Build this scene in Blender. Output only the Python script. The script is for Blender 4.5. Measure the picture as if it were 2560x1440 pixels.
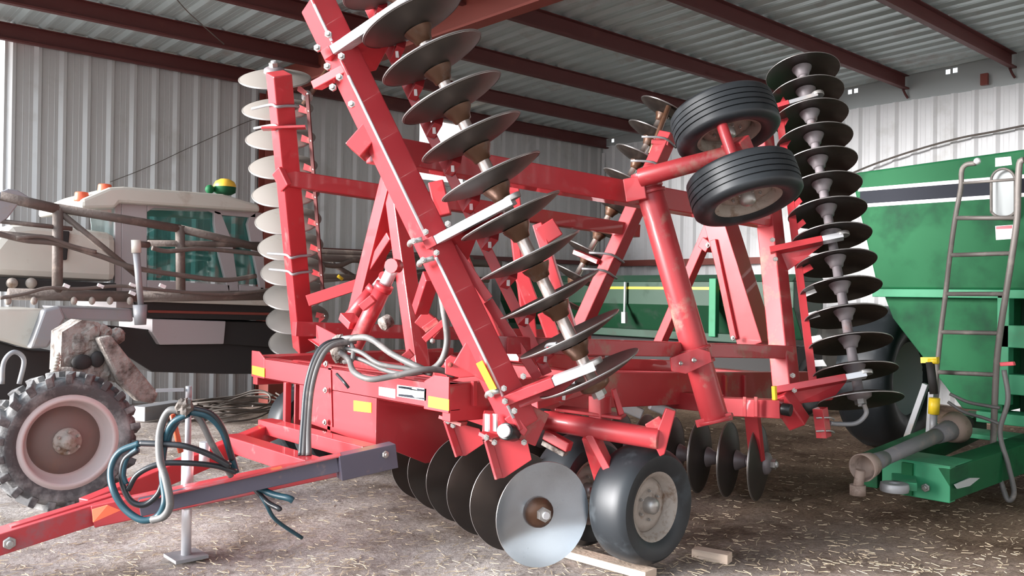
import bpy, math, random
from mathutils import Vector, Matrix
random.seed(7)
for o in list(bpy.data.objects): bpy.data.objects.remove(o)
SC = bpy.context.scene
COL = SC.collection
V = Vector
# ------------------------------------------------------------------ camera
# world: +X runs along the building (a), +Y runs to the back wall (b), Z up
FPX, H = 2180.0, 1.65
YAW = math.radians(47.95)
F0 = V((math.cos(YAW), math.sin(YAW), 0)); R0 = V((math.sin(YAW), -math.cos(YAW), 0)); U0 = V((0, 0, 1))
PITCH, ROLL = 0.0055, 0.0138
f1 = (F0*math.cos(PITCH) + U0*math.sin(PITCH)).normalized()
u1 = R0.cross(f1).normalized()
rc = (R0*math.cos(ROLL) + u1*math.sin(ROLL)).normalized()
uc = (u1*math.cos(ROLL) - R0*math.sin(ROLL)).normalized()
CAM = V((0, 0, H))
cd = bpy.data.cameras.new('camera'); cam = bpy.data.objects.new('camera', cd); COL.objects.link(cam)
cd.sensor_width = 36; cd.lens = 36*FPX/2560; cd.clip_end = 300
cam.matrix_world = Matrix((( rc.x, uc.x, -f1.x, CAM.x), (rc.y, uc.y, -f1.y, CAM.y), (rc.z, uc.z, -f1.z, CAM.z), (0, 0, 0, 1)))
SC.camera = cam
# ------------------------------------------------------------------ light
w = bpy.data.worlds.new('world'); SC.world = w; w.use_nodes = True
nt = w.node_tree; nt.nodes.clear()
bg = nt.nodes.new('ShaderNodeBackground'); out = nt.nodes.new('ShaderNodeOutputWorld')
tc = nt.nodes.new('ShaderNodeTexCoord'); sx = nt.nodes.new('ShaderNodeSeparateXYZ'); cr = nt.nodes.new('ShaderNodeValToRGB')
nt.links.new(tc.outputs['Generated'], sx.inputs[0]); nt.links.new(sx.outputs['Z'], cr.inputs[0])
cr.color_ramp.elements[0].position = 0.0; cr.color_ramp.elements[0].color = (0.93, 0.97, 1.0, 1)
cr.color_ramp.elements[1].position = 0.9; cr.color_ramp.elements[1].color = (0.66, 0.81, 1.0, 1)
nt.links.new(cr.outputs[0], bg.inputs[0]); nt.links.new(bg.outputs[0], out.inputs[0])
bg.inputs[1].default_value = 1.25
sd = bpy.data.lights.new('sun', 'SUN'); sd.energy = 8.8; sd.angle = math.radians(28); sd.color = (1, 0.98, 0.98)
sun = bpy.data.objects.new('sun', sd); COL.objects.link(sun)
sun.rotation_euler = V((0.88, -0.34, -0.18)).to_track_quat('-Z', 'Y').to_euler()
sun.location = (-8, -3, 8)
SC.view_settings.view_transform = 'Standard'; SC.view_settings.look = 'None'
SC.view_settings.gamma = 1; SC.view_settings.use_curve_mapping = False
SC.view_settings.exposure = 0.85

# ------------------------------------------------------------------ pixel -> point (2560x1440 frame)
def ray(px, py): return f1 + rc*((px-1280)/FPX) + uc*((720-py)/FPX)
def P(px, py, Y): return CAM + ray(px, py)*Y
def PA(px, py, a): d = ray(px, py); return CAM + d*(a/d.x)
def PB(px, py, b): d = ray(px, py); return CAM + d*(b/d.y)
def PZ(px, py, z): d = ray(px, py); return CAM + d*((z-H)/d.z)

# ------------------------------------------------------------------ materials
MATS = {}
def mat(name, col, rough=0.5, metal=0.0, dirt=None, dirt_amt=0.0, dscale=6.0, bump=0.0, bscale=40.0, coat=0.0, spec=0.5, trans=0.0, dirt_rough=0.85):
    m = bpy.data.materials.new(name); m.use_nodes = True; MATS[name] = m
    n = m.node_tree.nodes; l = m.node_tree.links
    b = n['Principled BSDF']
    b.inputs['Base Color'].default_value = (*col, 1); b.inputs['Roughness'].default_value = rough
    b.inputs['Metallic'].default_value = metal; b.inputs['Coat Weight'].default_value = coat
    b.inputs['Specular IOR Level'].default_value = spec; b.inputs['Transmission Weight'].default_value = trans
    t = n.new('ShaderNodeTexCoord')
    if dirt:
        ns = n.new('ShaderNodeTexNoise'); ns.inputs['Scale'].default_value = dscale; ns.inputs['Detail'].default_value = 6; ns.inputs['Roughness'].default_value = 0.65
        l.new(t.outputs['Object'], ns.inputs['Vector'])
        r = n.new('ShaderNodeValToRGB'); r.color_ramp.elements[0].position = 0.66-dirt_amt*0.4; r.color_ramp.elements[1].position = 0.80-dirt_amt*0.25
        l.new(ns.outputs['Fac'], r.inputs[0])
        mx = n.new('ShaderNodeMix'); mx.data_type = 'RGBA'
        mx.inputs['A'].default_value = (*col, 1); mx.inputs['B'].default_value = (*dirt, 1)
        l.new(r.outputs[0], mx.inputs['Factor']); l.new(mx.outputs['Result'], b.inputs['Base Color'])
        mr = n.new('ShaderNodeMapRange'); mr.inputs['To Min'].default_value = rough; mr.inputs['To Max'].default_value = dirt_rough
        l.new(r.outputs[0], mr.inputs['Value']); l.new(mr.outputs[0], b.inputs['Roughness'])
        if metal > 0:
            m2 = n.new('ShaderNodeMapRange'); m2.inputs['To Min'].default_value = metal; m2.inputs['To Max'].default_value = 0.1
            l.new(r.outputs[0], m2.inputs['Value']); l.new(m2.outputs[0], b.inputs['Metallic'])
    if bump:
        nb = n.new('ShaderNodeTexNoise'); nb.inputs['Scale'].default_value = bscale; nb.inputs['Detail'].default_value = 4
        l.new(t.outputs['Object'], nb.inputs['Vector'])
        bp = n.new('ShaderNodeBump'); bp.inputs['Strength'].default_value = bump; bp.inputs['Distance'].default_value = 0.02
        l.new(nb.outputs['Fac'], bp.inputs['Height']); l.new(bp.outputs[0], b.inputs['Normal'])
    return m
RED = mat('red_paint', (0.46, 0.034, 0.042), 0.42, dirt=(0.42, 0.12, 0.11), dirt_amt=0.12, dscale=3.5, coat=0.4)
REDW = mat('worn_red_paint', (0.40, 0.034, 0.040), 0.42, dirt=(0.33, 0.22, 0.17), dirt_amt=0.30, dscale=4.0, coat=0.15)
REDT = mat('tongue_red_paint', (0.44, 0.038, 0.045), 0.42, dirt=(0.20, 0.14, 0.15), dirt_amt=0.30, dscale=3.0, coat=0.15)
DKST = mat('dark_tongue_steel', (0.10, 0.09, 0.12), 0.35, 0.3, dirt=(0.25, 0.16, 0.14), dirt_amt=0.1)
DISC = mat('disc_steel', (0.085, 0.073, 0.065), 0.42, 0.5, dirt=(0.075, 0.058, 0.046), dirt_amt=0.35, dscale=5, dirt_rough=0.5)
DISCD = mat('dusty_disc_steel', (0.27, 0.245, 0.22), 0.55, 0.1, dirt=(0.21, 0.17, 0.14), dirt_amt=0.2, dscale=5)
DISCP = mat('polished_disc_steel', (0.50, 0.56, 0.62), 0.18, 0.95, dirt=(0.25, 0.22, 0.2), dirt_amt=0.05, dscale=4)
DISCR = mat('rear_disc_steel', (0.055, 0.042, 0.036), 0.35, 0.5, dirt=(0.05, 0.04, 0.03), dirt_amt=0.35, dscale=5, dirt_rough=0.6)
EDGE = mat('worn_disc_edge', (0.34, 0.32, 0.31), 0.35, 0.8)
SPOOL = mat('rusty_spool', (0.13, 0.062, 0.035), 0.36, 0.4, dirt=(0.16, 0.12, 0.10), dirt_amt=0.25, dscale=9)
SPOOLG = mat('grey_spool', (0.26, 0.23, 0.24), 0.5, 0.3, dirt=(0.22, 0.10, 0.07), dirt_amt=0.2, dscale=4)
TUBE = mat('steel_spool_tube', (0.50, 0.42, 0.38), 0.28, 0.7, dirt=(0.25, 0.14, 0.09), dirt_amt=0.15, dscale=9)
BARE_GLARE = mat('bare_steel_and_glare', (0.80, 0.80, 0.82), 0.3, 0.5, dirt=(0.5, 0.42, 0.4), dirt_amt=0.1)  # real bare steel, also painted glare on gang arms and beam corner
BOLT = mat('zinc_bolt', (0.42, 0.40, 0.38), 0.4, 0.7)
RUB = mat('tire_rubber', (0.016, 0.019, 0.022), 0.48, dirt=(0.060, 0.072, 0.080), dirt_amt=0.30, dscale=2.5)
RIMD = mat('dirty_rim', (0.36, 0.31, 0.27), 0.6, 0.2, dirt=(0.16, 0.09, 0.05), dirt_amt=0.35, dscale=9, bump=0.3)
HOSE = mat('grey_hose', (0.12, 0.115, 0.11), 0.5, dirt=(0.24, 0.215, 0.195), dirt_amt=0.3, dscale=8)
HOSEB = mat('black_hose', (0.02, 0.022, 0.025), 0.35)
HOSEC = mat('teal_hose', (0.012, 0.055, 0.075), 0.4)
YEL = mat('yellow_decal', (0.9, 0.62, 0.03), 0.4)
WHT = mat('white_decal', (0.85, 0.84, 0.82), 0.4)
BLK = mat('black_decal', (0.02, 0.022, 0.03), 0.7, spec=0.2)
CAP = mat('black_plastic_cap', (0.015, 0.015, 0.015), 0.4)
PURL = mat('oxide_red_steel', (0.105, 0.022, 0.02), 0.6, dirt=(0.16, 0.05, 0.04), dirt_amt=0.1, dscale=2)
RAFT = mat('rafter_red_steel', (0.24, 0.05, 0.035), 0.6, dirt=(0.16, 0.05, 0.04), dirt_amt=0.1, dscale=2)
WALL = mat('galvanised_wall_sheet', (0.50, 0.50, 0.495), 0.42, 0.25, dirt=(0.43, 0.42, 0.40), dirt_amt=0.25, dscale=1.2)
WALLW = mat('white_wall_sheet', (0.86, 0.86, 0.87), 0.45, 0.0, dirt=(0.72, 0.71, 0.69), dirt_amt=0.25, dscale=1.5)
ROOF = mat('roof_sheet', (0.52, 0.60, 0.60), 0.38, 0.3, dirt=(0.42, 0.40, 0.38), dirt_amt=0.25, dscale=1.5)
GABLE = mat('gable_liner', (0.50, 0.53, 0.53), 0.6)
CREAM = mat('cream_paint', (0.58, 0.55, 0.48), 0.4, dirt=(0.40, 0.33, 0.26), dirt_amt=0.25, dscale=2.5, coat=0.2)
MAUVE = mat('grey_cab_paint', (0.42, 0.38, 0.38), 0.45, dirt=(0.36, 0.31, 0.27), dirt_amt=0.2, dscale=2.5)
BOOM = mat('muddy_boom_steel', (0.12, 0.093, 0.078), 0.65, dirt=(0.26, 0.205, 0.17), dirt_amt=0.3, dscale=5, bump=0.2)
GREY = mat('grey_steel', (0.30, 0.30, 0.31), 0.5, 0.3, dirt=(0.34, 0.29, 0.25), dirt_amt=0.3, dscale=6)
MUD = mat('caked_mud', (0.31, 0.275, 0.245), 0.95, dirt=(0.045, 0.03, 0.022), dirt_amt=0.55, dscale=7, bump=1.0, bscale=22)
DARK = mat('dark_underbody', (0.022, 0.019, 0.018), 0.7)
LUG = mat('dusty_tractor_tire', (0.075, 0.072, 0.072), 0.85, dirt=(0.30, 0.295, 0.285), dirt_amt=0.5, dscale=4, bump=0.6, bscale=14)
RIMP = mat('faded_red_rim', (0.16, 0.105, 0.09), 0.6, dirt=(0.20, 0.12, 0.09), dirt_amt=0.3, dscale=5)
RIML = mat('pale_pink_rim', (0.55, 0.46, 0.44), 0.6)
GLASS = mat('tinted_glass', (0.12, 0.38, 0.34), 0.03, 0.0, spec=0.5, trans=0.92)
CLEARG = mat('pale_glass', (0.75, 0.90, 0.88), 0.05, trans=0.85)
ORNG = mat('orange_lens', (0.75, 0.13, 0.06), 0.4)
YELP = mat('yellow_dome', (0.85, 0.50, 0.05), 0.45)
GREEN = mat('green_paint', (0.007, 0.105, 0.036), 0.65, dirt=(0.016, 0.055, 0.030), dirt_amt=0.45, dscale=1.6, spec=0.25)
GREENL = mat('light_green_paint', (0.028, 0.25, 0.115), 0.55, dirt=(0.07, 0.20, 0.11), dirt_amt=0.3, dscale=3)
GREEND = mat('dark_green_paint', (0.005, 0.045, 0.018), 0.5, dirt=(0.02, 0.04, 0.026), dirt_amt=0.3, dscale=2)
GREEND2 = mat('dusty_green_paint', (0.018, 0.055, 0.032), 0.6, dirt=(0.05, 0.06, 0.045), dirt_amt=0.3, dscale=3)
LADD = mat('worn_ladder_steel', (0.19, 0.17, 0.155), 0.6, 0.3, dirt=(0.29, 0.26, 0.23), dirt_amt=0.35, dscale=9)
WOOD = mat('pale_lumber', (0.60, 0.46, 0.36), 0.75, dirt=(0.35, 0.24, 0.17), dirt_amt=0.2, dscale=7, bump=0.2)
PTO = mat('grey_shaft_guard', (0.15, 0.145, 0.15), 0.55, dirt=(0.26, 0.22, 0.20), dirt_amt=0.3, dscale=7)
PTOR = mat('tan_shaft_bell', (0.27, 0.20, 0.165), 0.65, dirt=(0.10, 0.065, 0.05), dirt_amt=0.3, dscale=8)
WIRE = mat('rusty_wire', (0.12, 0.10, 0.085), 0.7)
PINK = mat('pink_grip', (0.85, 0.10, 0.13), 0.5)
STRAW = mat('straw', (0.50, 0.40, 0.28), 0.85)

# ------------------------------------------------------------------ mesh builder
OFF = {}
def bolt_frame(c, axis, xref=None):
    z = V(axis).normalized(); x = V(xref) if xref else (V((0, 0, 1)) if abs(z.z) < 0.9 else V((1, 0, 0)))
    x = (x - z*x.dot(z)).normalized(); y = z.cross(x)
    return Matrix(((x.x, y.x, z.x, c.x), (x.y, y.y, z.y, c.y), (x.z, y.z, z.z, c.z), (0, 0, 0, 1)))
class MB:
    def __init__(s): s.v = []; s.f = []; s.sm = []; s.mi = []; s.mats = []
    def m(s, mt):
        if mt not in s.mats: s.mats.append(mt)
        return s.mats.index(mt)
    def add(s, vs, fs, mt, smooth=False):
        k = len(s.v); s.v += [V(q) for q in vs]; i = s.m(mt)
        for q in fs: s.f.append([k+j for j in q]); s.sm.append(smooth); s.mi.append(i)
        return s
    def beam(s, p0, p1, w, h, mt, up=(0, 0, 1), w1=None, h1=None):
        d = (p1-p0).normalized(); up = V(up); sd = d.cross(up).normalized(); u = sd.cross(d)
        w1 = w1 or w; h1 = h1 or h; vs = []
        for p, a, b in ((p0, w, h), (p1, w1, h1)):
            for i, j in ((-1, -1), (1, -1), (1, 1), (-1, 1)): vs.append(p + sd*(a*i/2) + u*(b*j/2))
        return s.add(vs, [(0, 3, 2, 1), (4, 5, 6, 7), (0, 1, 5, 4), (1, 2, 6, 5), (2, 3, 7, 6), (3, 0, 4, 7)], mt)
    def box(s, lo, hi, mt):
        c = [(x, y, z) for z in (lo[2], hi[2]) for x, y in ((lo[0], lo[1]), (hi[0], lo[1]), (hi[0], hi[1]), (lo[0], hi[1]))]
        return s.add(c, [(0, 3, 2, 1), (4, 5, 6, 7), (0, 1, 5, 4), (1, 2, 6, 5), (2, 3, 7, 6), (3, 0, 4, 7)], mt)
    def prism(s, pts, ext, mt):
        n = len(pts); ext = V(ext); pts = [V(p) for p in pts]
        nrm = V((0, 0, 0))
        for i in range(n): nrm += pts[i].cross(pts[(i+1) % n])
        if nrm.dot(ext) > 0: pts = pts[::-1]
        vs = pts + [p+ext for p in pts]
        fs = [tuple(range(n)), tuple(range(2*n-1, n-1, -1))] + [(i, i+n, (i+1) % n + n, (i+1) % n) for i in range(n)]
        return s.add(vs, fs, mt)
    def tube(s, p0, p1, r, mt, r1=None, seg=14, smooth=True):
        r1 = r if r1 is None else r1; M = bolt_frame(p0, p1-p0); L = (p1-p0).length; vs = []
        for z, q in ((0, r), (L, r1)):
            for i in range(seg): t = 2*math.pi*i/seg; vs.append(M @ V((q*math.cos(t), q*math.sin(t), z)))
        s.add(vs, [(i, (i+1) % seg, seg+(i+1) % seg, seg+i) for i in range(seg)], mt, smooth)
        k = len(s.v)-2*seg; i = s.m(mt)
        s.f += [[k+j for j in range(seg-1, -1, -1)], [k+seg+j for j in range(seg)]]; s.sm += [False, False]; s.mi += [i, i]
        return s
    def pipe(s, pts, r, mt, seg=8, n=8, smooth=True):
        if n > 1 and len(pts) > 2:
            q = [pts[0]*2-pts[1]] + list(pts) + [pts[-1]*2-pts[-2]]; res = []
            for i in range(1, len(q)-2):
                a, b, c, d = q[i-1], q[i], q[i+1], q[i+2]
                for k in range(n):
                    t = k/n; res.append(0.5*((2*b)+(c-a)*t+(2*a-5*b+4*c-d)*t*t+(3*b-a-3*c+d)*t**3))
            res.append(pts[-1]); pts = res
        vs = []; x = None
        for i, p in enumerate(pts):
            d = (pts[min(i+1, len(pts)-1)] - pts[max(i-1, 0)]).normalized()
            if x is None: x = d.orthogonal().normalized()
            x = (x - d*x.dot(d)).normalized(); y = d.cross(x)
            for k in range(seg): t = 2*math.pi*k/seg; vs.append(p + x*(r*math.cos(t)) + y*(r*math.sin(t)))
        m = len(pts)
        fs = [(i*seg+k, i*seg+(k+1) % seg, (i+1)*seg+(k+1) % seg, (i+1)*seg+k) for i in range(m-1) for k in range(seg)]
        s.add(vs, fs, mt, smooth)
        k0 = len(s.v)-m*seg; i = s.m(mt)
        s.f += [[k0+j for j in range(seg-1, -1, -1)], [k0+(m-1)*seg+j for j in range(seg)]]; s.sm += [False]*2; s.mi += [i]*2
        return s
    def lathe(s, prof, M, mt, seg=40, closed=True, smooth=True):
        vs = []; n = len(prof)
        for r, z in prof:
            for i in range(seg): t = 2*math.pi*i/seg; vs.append(M @ V((r*math.cos(t), r*math.sin(t), z)))
        rng = range(n if closed else n-1)
        fs = [(j*seg+i, j*seg+(i+1) % seg, ((j+1) % n)*seg+(i+1) % seg, ((j+1) % n)*seg+i) for j in rng for i in range(seg)]
        return s.add(vs, fs, mt, smooth)
    def bolt(s, c, axis, r=0.018, h=0.02, mt=None):
        r *= 0.8; h *= 0.8
        axis = V(axis).normalized(); s.tube(c, c+axis*h, r, mt or BOLT, seg=6, smooth=False); s.tube(c+axis*h, c+axis*h*1.7, r*0.55, mt or BOLT, seg=8); return s
    def ball(s, c, r, mt, sc=(1, 1, 1), seg=14, rings=8, jit=0):
        vs = [c+V((0, 0, -r*sc[2]))]
        for j in range(1, rings):
            ph = math.pi*j/rings
            for i in range(seg):
                t = 2*math.pi*i/seg; k = 1+random.uniform(-jit, jit)
                vs.append(c+V((r*sc[0]*math.sin(ph)*math.cos(t), r*sc[1]*math.sin(ph)*math.sin(t), -r*sc[2]*math.cos(ph)))*k)
        vs.append(c+V((0, 0, r*sc[2])))
        fs = [(0, 1+(i+1) % seg, 1+i) for i in range(seg)]
        for j in range(rings-2):
            for i in range(seg): a = 1+j*seg; fs.append((a+i, a+(i+1) % seg, a+seg+(i+1) % seg, a+seg+i))
        e = len(vs)-1; a = 1+(rings-2)*seg
        fs += [(e, a+i, a+(i+1) % seg) for i in range(seg)]
        return s.add(vs, fs, mt, jit == 0)
    def build_each(s, name, parent, bevel=0.0, touch=True):
        n = len(s.v); par = list(range(n))
        def fd(i):
            while par[i] != i: par[i] = par[par[i]]; i = par[i]
            return i
        for q in s.f:
            for j in q[1:]: par[fd(j)] = fd(q[0])
        isl = {}
        for i in range(n): isl.setdefault(fd(i), []).append(i)
        gs = [[v, [min(s.v[i][k] for i in v)-.004 for k in range(3)], [max(s.v[i][k] for i in v)+.004 for k in range(3)]] for v in isl.values()]
        ch = touch
        while ch:
            ch = False
            for i in range(len(gs)):
                for j in range(i+1, len(gs)):
                    a, b = gs[i], gs[j]
                    if all(a[1][k] <= b[2][k] and b[1][k] <= a[2][k] for k in range(3)):
                        gs[i] = [a[0]+b[0], [min(a[1][k], b[1][k]) for k in range(3)], [max(a[2][k], b[2][k]) for k in range(3)]]; gs.pop(j); ch = True; break
                if ch: break
        out = []
        for v, _, _ in gs:
            v = sorted(v); mp = {i: k for k, i in enumerate(v)}; m = MB(); m.v = [s.v[i] for i in v]; m.mats = s.mats
            for q, sm, mi in zip(s.f, s.sm, s.mi):
                if q[0] in mp: m.f.append([mp[i] for i in q]); m.sm.append(sm); m.mi.append(mi)
            out.append(m.build(name, parent, bevel))
        return out
    def build(s, name, parent=None, bevel=0.0, label=None):
        me = bpy.data.meshes.new(name)
        off = OFF.get(parent.name, V((0, 0, 0))) if parent else V((0, 0, 0))
        # origin at the middle of the shape
        lo = V((min(p.x for p in s.v), min(p.y for p in s.v), min(p.z for p in s.v)))
        hi = V((max(p.x for p in s.v), max(p.y for p in s.v), max(p.z for p in s.v)))
        c = (lo+hi)/2; c.z = lo.z if parent is None else c.z
        me.from_pydata([tuple(p-c) for p in s.v], [], s.f)
        for q in s.mats: me.materials.append(q)
        me.polygons.foreach_set('material_index', s.mi); me.polygons.foreach_set('use_smooth', s.sm); me.update()
        o = bpy.data.objects.new(name, me); COL.objects.link(o); o.location = c-off
        if parent: o.parent = parent
        OFF[o.name] = c
        if bevel:
            b = o.modifiers.new('bevel', 'BEVEL'); b.width = bevel; b.segments = 2; b.limit_method = 'ANGLE'; b.angle_limit = math.radians(40)
        if label: o['label'] = label
        return o
def tag(o, label=None, cat=None, group=None, kind=None):
    if label: o['label'] = label
    if cat: o['category'] = cat
    if group: o['group'] = group
    if kind: o['kind'] = kind
    return o
def thing(name, loc, label, cat, group=None):
    o = bpy.data.objects.new(name, None); COL.objects.link(o); o.location = loc; OFF[o.name] = V(loc)
    o.empty_display_size = 0.1
    return tag(o, label, cat, group)
def inst(name, me, M, parent):
    o = bpy.data.objects.new(name, me); COL.objects.link(o); o.parent = parent
    o.matrix_local = Matrix.Translation(-OFF[parent.name]) @ M; OFF[o.name] = M.translation.copy(); return o
def mesh_only(mb, name):
    me = bpy.data.meshes.new(name); me.from_pydata([tuple(p) for p in mb.v], [], mb.f)
    for q in mb.mats: me.materials.append(q)
    me.polygons.foreach_set('material_index', mb.mi); me.polygons.foreach_set('use_smooth', mb.sm); me.update(); return me

# ================================================================== SETTING
BW, RW, EAVE = 12.78, 14.14, 4.84        # back wall (y), right wall (x), eave height
def roof_z(y): return 5.0 + 0.035*(BW-y)
def rib_profile(t0, t1, pitch=0.305, hh=0.038, phase=0.0):
    pts = [(t0, 0.0)]; k = math.floor((t0-phase)/pitch)+1
    while True:
        c = phase + k*pitch
        if c > t1-0.07: break
        if c > t0+0.07:
            pts += [(c-0.07, 0.0), (c-0.02, hh), (c+0.016, hh), (c+0.034, 0.0)]
            for d in (0.115, 0.19): pts += [(c+d-0.006, 0), (c+d, 0.0025), (c+d+0.006, 0)] if c+d+0.02 < t1 else []
        k += 1
    pts.append((t1, 0.0)); return pts
def sheet(fn, segs, mt, mb=None, thick=0.006, nrm=(0, 0, 1)):
    """segs: list of (t0,t1,s0,s1) ; fn(t, h, s) -> point"""
    mb = mb or MB()
    for t0, t1, s0, s1 in segs:
        pr = rib_profile(t0, t1)
        vs = []; n = len(pr)
        for s_ in (s0, s1):
            for t, h in pr: vs.append(fn(t, h, s_))
        fs = [(i, i+1, n+i+1, n+i) for i in range(n-1)]
        mb.add(vs, fs, mt)
    return mb
def solid(o, t):
    m = o.modifiers.new('thick', 'SOLIDIFY'); m.thickness = t; m.offset = 0; return o
# back wall with a high opening
A0 = 2.64
segs = [(A0, 9.2, 0.0, 4.99), (9.2, 10.2, 0.0, 3.67), (9.2, 10.2, 4.77, 4.99), (10.2, RW, 0.0, 4.99)]
o = solid(sheet(lambda t, h, s: (t, BW-h, s), segs, WALL).build('wall_back'), 0.008); tag(o, 'grey ribbed metal back wall', kind='structure')
# right wall
mb = sheet(lambda t, h, s: (RW-h, t, s), [(-6.2, BW, 0.0, EAVE)], WALLW)
o = solid(mb.build('wall_right'), 0.008); tag(o, 'white ribbed metal end wall', kind='structure')
# gable above the panels, with the gaps of daylight at the roof line
mb = MB(); holes = []
for px, py in ((1533, 362), (2126, 219), (2141, 216), (2371, 166), (2389, 162)):
    q = PA(px, py, RW); holes.append((q.y-0.035, q.y+0.035, roof_z(q.y)-0.095, roof_z(q.y)-0.02))
holes.sort(); y = -6.2
def gq(y0, y1, z0a, z1a, z0b, z1b):
    if abs(z1a-roof_z(y0)) < 1e-6: z1a += 0.06; z1b += 0.06
    mb.add([(RW-0.01, y0, z0a), (RW-0.01, y1, z0b), (RW-0.01, y1, z1b), (RW-0.01, y0, z1a)], [(0, 1, 2, 3)], GABLE)
for y0, y1, z0, z1 in holes:
    gq(y, y0, EAVE, roof_z(y), EAVE, roof_z(y0)); gq(y0, y1, EAVE, z0, EAVE, z0); gq(y0, y1, z1, roof_z(y0), z1, roof_z(y1)); y = y1
gq(y, BW, EAVE, roof_z(y), EAVE, roof_z(BW))
tag(solid(mb.build('wall_gable'), 0.01), 'smooth grey gable strip above white end wall', kind='structure')
# unseen long wall, its low outside stretch added to block sky light; roof
mb = sheet(lambda t, h, s: (t, -6.2+h, s), [(-7.0, 1.2, 0.0, 2.6), (1.2, RW, 0.0, 5.6)], WALL)
tag(solid(mb.build('wall_front_with_blocker'), 0.008), 'unseen ribbed metal long wall with an added light-blocking stretch outside', kind='structure')
mb = sheet(lambda t, h, s: (t, s, roof_z(s)-h+0.04), [(1.3, RW+0.06, -6.4, BW+0.15)], ROOF)
tag(solid(mb.build('ceiling'), 0.008), 'ribbed metal roof underside', kind='structure')
# ground: gently uneven grid
N = 90; mb = MB(); vs = []
def gz(x, y): return 0.012*math.sin(x*2.1+y*1.3)+0.010*math.sin(x*4.7-y*3.9)+0.006*math.sin(x*9.1+y*7.3)
xs = [-60, -30, -15, -8] + [-5+25*i/N for i in range(N+1)] + [24, 40, 80]
ys = [-60, -30, -15, -9] + [-6+22*i/N for i in range(N+1)] + [20, 40, 80]
for x in xs:
    for y in ys: vs.append((x, y, gz(x, y)-0.012))
n = len(ys); fs = [(i*n+j, (i+1)*n+j, (i+1)*n+j+1, i*n+j+1) for i in range(len(xs)-1) for j in range(n-1)]
G = bpy.data.materials.new('dirt_and_straw_ground'); G.use_nodes = True
n_ = G.node_tree.nodes; l_ = G.node_tree.links; b_ = n_['Principled BSDF']; b_.inputs['Roughness'].default_value = 0.95; b_.inputs['Specular IOR Level'].default_value = 0.15
tc = n_.new('ShaderNodeTexCoord')
def noise(scale, detail=8, rough=0.7, vec=None, sc=None, rot=0):
    t = n_.new('ShaderNodeTexNoise'); t.inputs['Scale'].default_value = scale; t.inputs['Detail'].default_value = detail; t.inputs['Roughness'].default_value = rough
    if sc:
        mp = n_.new('ShaderNodeMapping'); mp.inputs['Scale'].default_value = sc; mp.inputs['Rotation'].default_value = (0, 0, rot)
        l_.new(tc.outputs['Object'], mp.inputs[0]); l_.new(mp.outputs[0], t.inputs['Vector'])
    else: l_.new(tc.outputs['Object'], t.inputs['Vector'])
    return t
def ramp(src, *st):
    r = n_.new('ShaderNodeValToRGB'); e = r.color_ramp.elements
    while len(e) < len(st): e.new(0.5)
    for k, (p, c) in enumerate(st): e[k].position = p; e[k].color = (*c, 1)
    l_.new(src, r.inputs[0]); return r
def mixc(f, a, b, bt='MIX'):
    m = n_.new('ShaderNodeMix'); m.data_type = 'RGBA'; m.blend_type = bt
    if isinstance(f, float): m.inputs['Factor'].default_value = f
    else: l_.new(f, m.inputs['Factor'])
    l_.new(a, m.inputs['A']); l_.new(b, m.inputs['B']); return m.outputs['Result']
OFFX = -(xs[0]+xs[-1])/2
base = ramp(noise(1.6).outputs['Fac'], (0.36, (0.30, 0.24, 0.20)), (0.50, (0.58, 0.51, 0.47)), (0.66, (0.76, 0.70, 0.66)))
fine = ramp(noise(34, 6, 0.8).outputs['Fac'], (0.38, (0.45, 0.42, 0.40)), (0.60, (1, 1, 1)))
s1 = ramp(noise(5, 3, 0.5, sc=(1.5, 14, 1), rot=0.5).outputs['Fac'], (0.58, (0, 0, 0)), (0.64, (1, 1, 1)))
s2 = ramp(noise(6, 3, 0.5, sc=(13, 1.6, 1), rot=0.2).outputs['Fac'], (0.60, (0, 0, 0)), (0.66, (1, 1, 1)))
col = mixc(0.75, base.outputs[0], fine.outputs[0], 'MULTIPLY')
geo = n_.new('ShaderNodeSeparateXYZ'); l_.new(tc.outputs['Object'], geo.inputs[0])
ad = n_.new('ShaderNodeMath'); ad.operation = 'MULTIPLY_ADD'; ad.inputs[1].default_value = 3.5; l_.new(noise(0.5, 5, 0.6).outputs['Fac'], ad.inputs[0]); l_.new(geo.outputs['X'], ad.inputs[2])
mrp = n_.new('ShaderNodeMapRange'); mrp.inputs['From Min'].default_value = OFFX+5.2; mrp.inputs['From Max'].default_value = OFFX+8.2; l_.new(ad.outputs[0], mrp.inputs['Value'])
shade_brn = n_.new('ShaderNodeRGB'); shade_brn.outputs[0].default_value = (0.46, 0.35, 0.265, 1)  # browner floor inside; shade deeper in the shed is put into the colour
col = mixc(mrp.outputs[0], col, mixc(1.0, col, shade_brn.outputs[0], 'MULTIPLY'))
strawc = n_.new('ShaderNodeRGB'); strawc.outputs[0].default_value = (0.52, 0.40, 0.26, 1)
sm = mixc(0.5, s1.outputs[0], s2.outputs[0], 'ADD')
fm = n_.new('ShaderNodeMath'); fm.operation = 'MULTIPLY'; fm.inputs[1].default_value = 0.30; l_.new(sm, fm.inputs[0])
l_.new(mixc(fm.outputs[0], col, strawc.outputs[0]), b_.inputs['Base Color'])
bp = n_.new('ShaderNodeBump'); bp.inputs['Strength'].default_value = 1.0; bp.inputs['Distance'].default_value = 0.06
l_.new(noise(14, 8, 0.7).outputs['Fac'], bp.inputs['Height']); l_.new(bp.outputs[0], b_.inputs['Normal'])
mb.add(vs, fs, G, True); tag(mb.build('floor'), 'dirt floor littered with straw', kind='structure')
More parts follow.
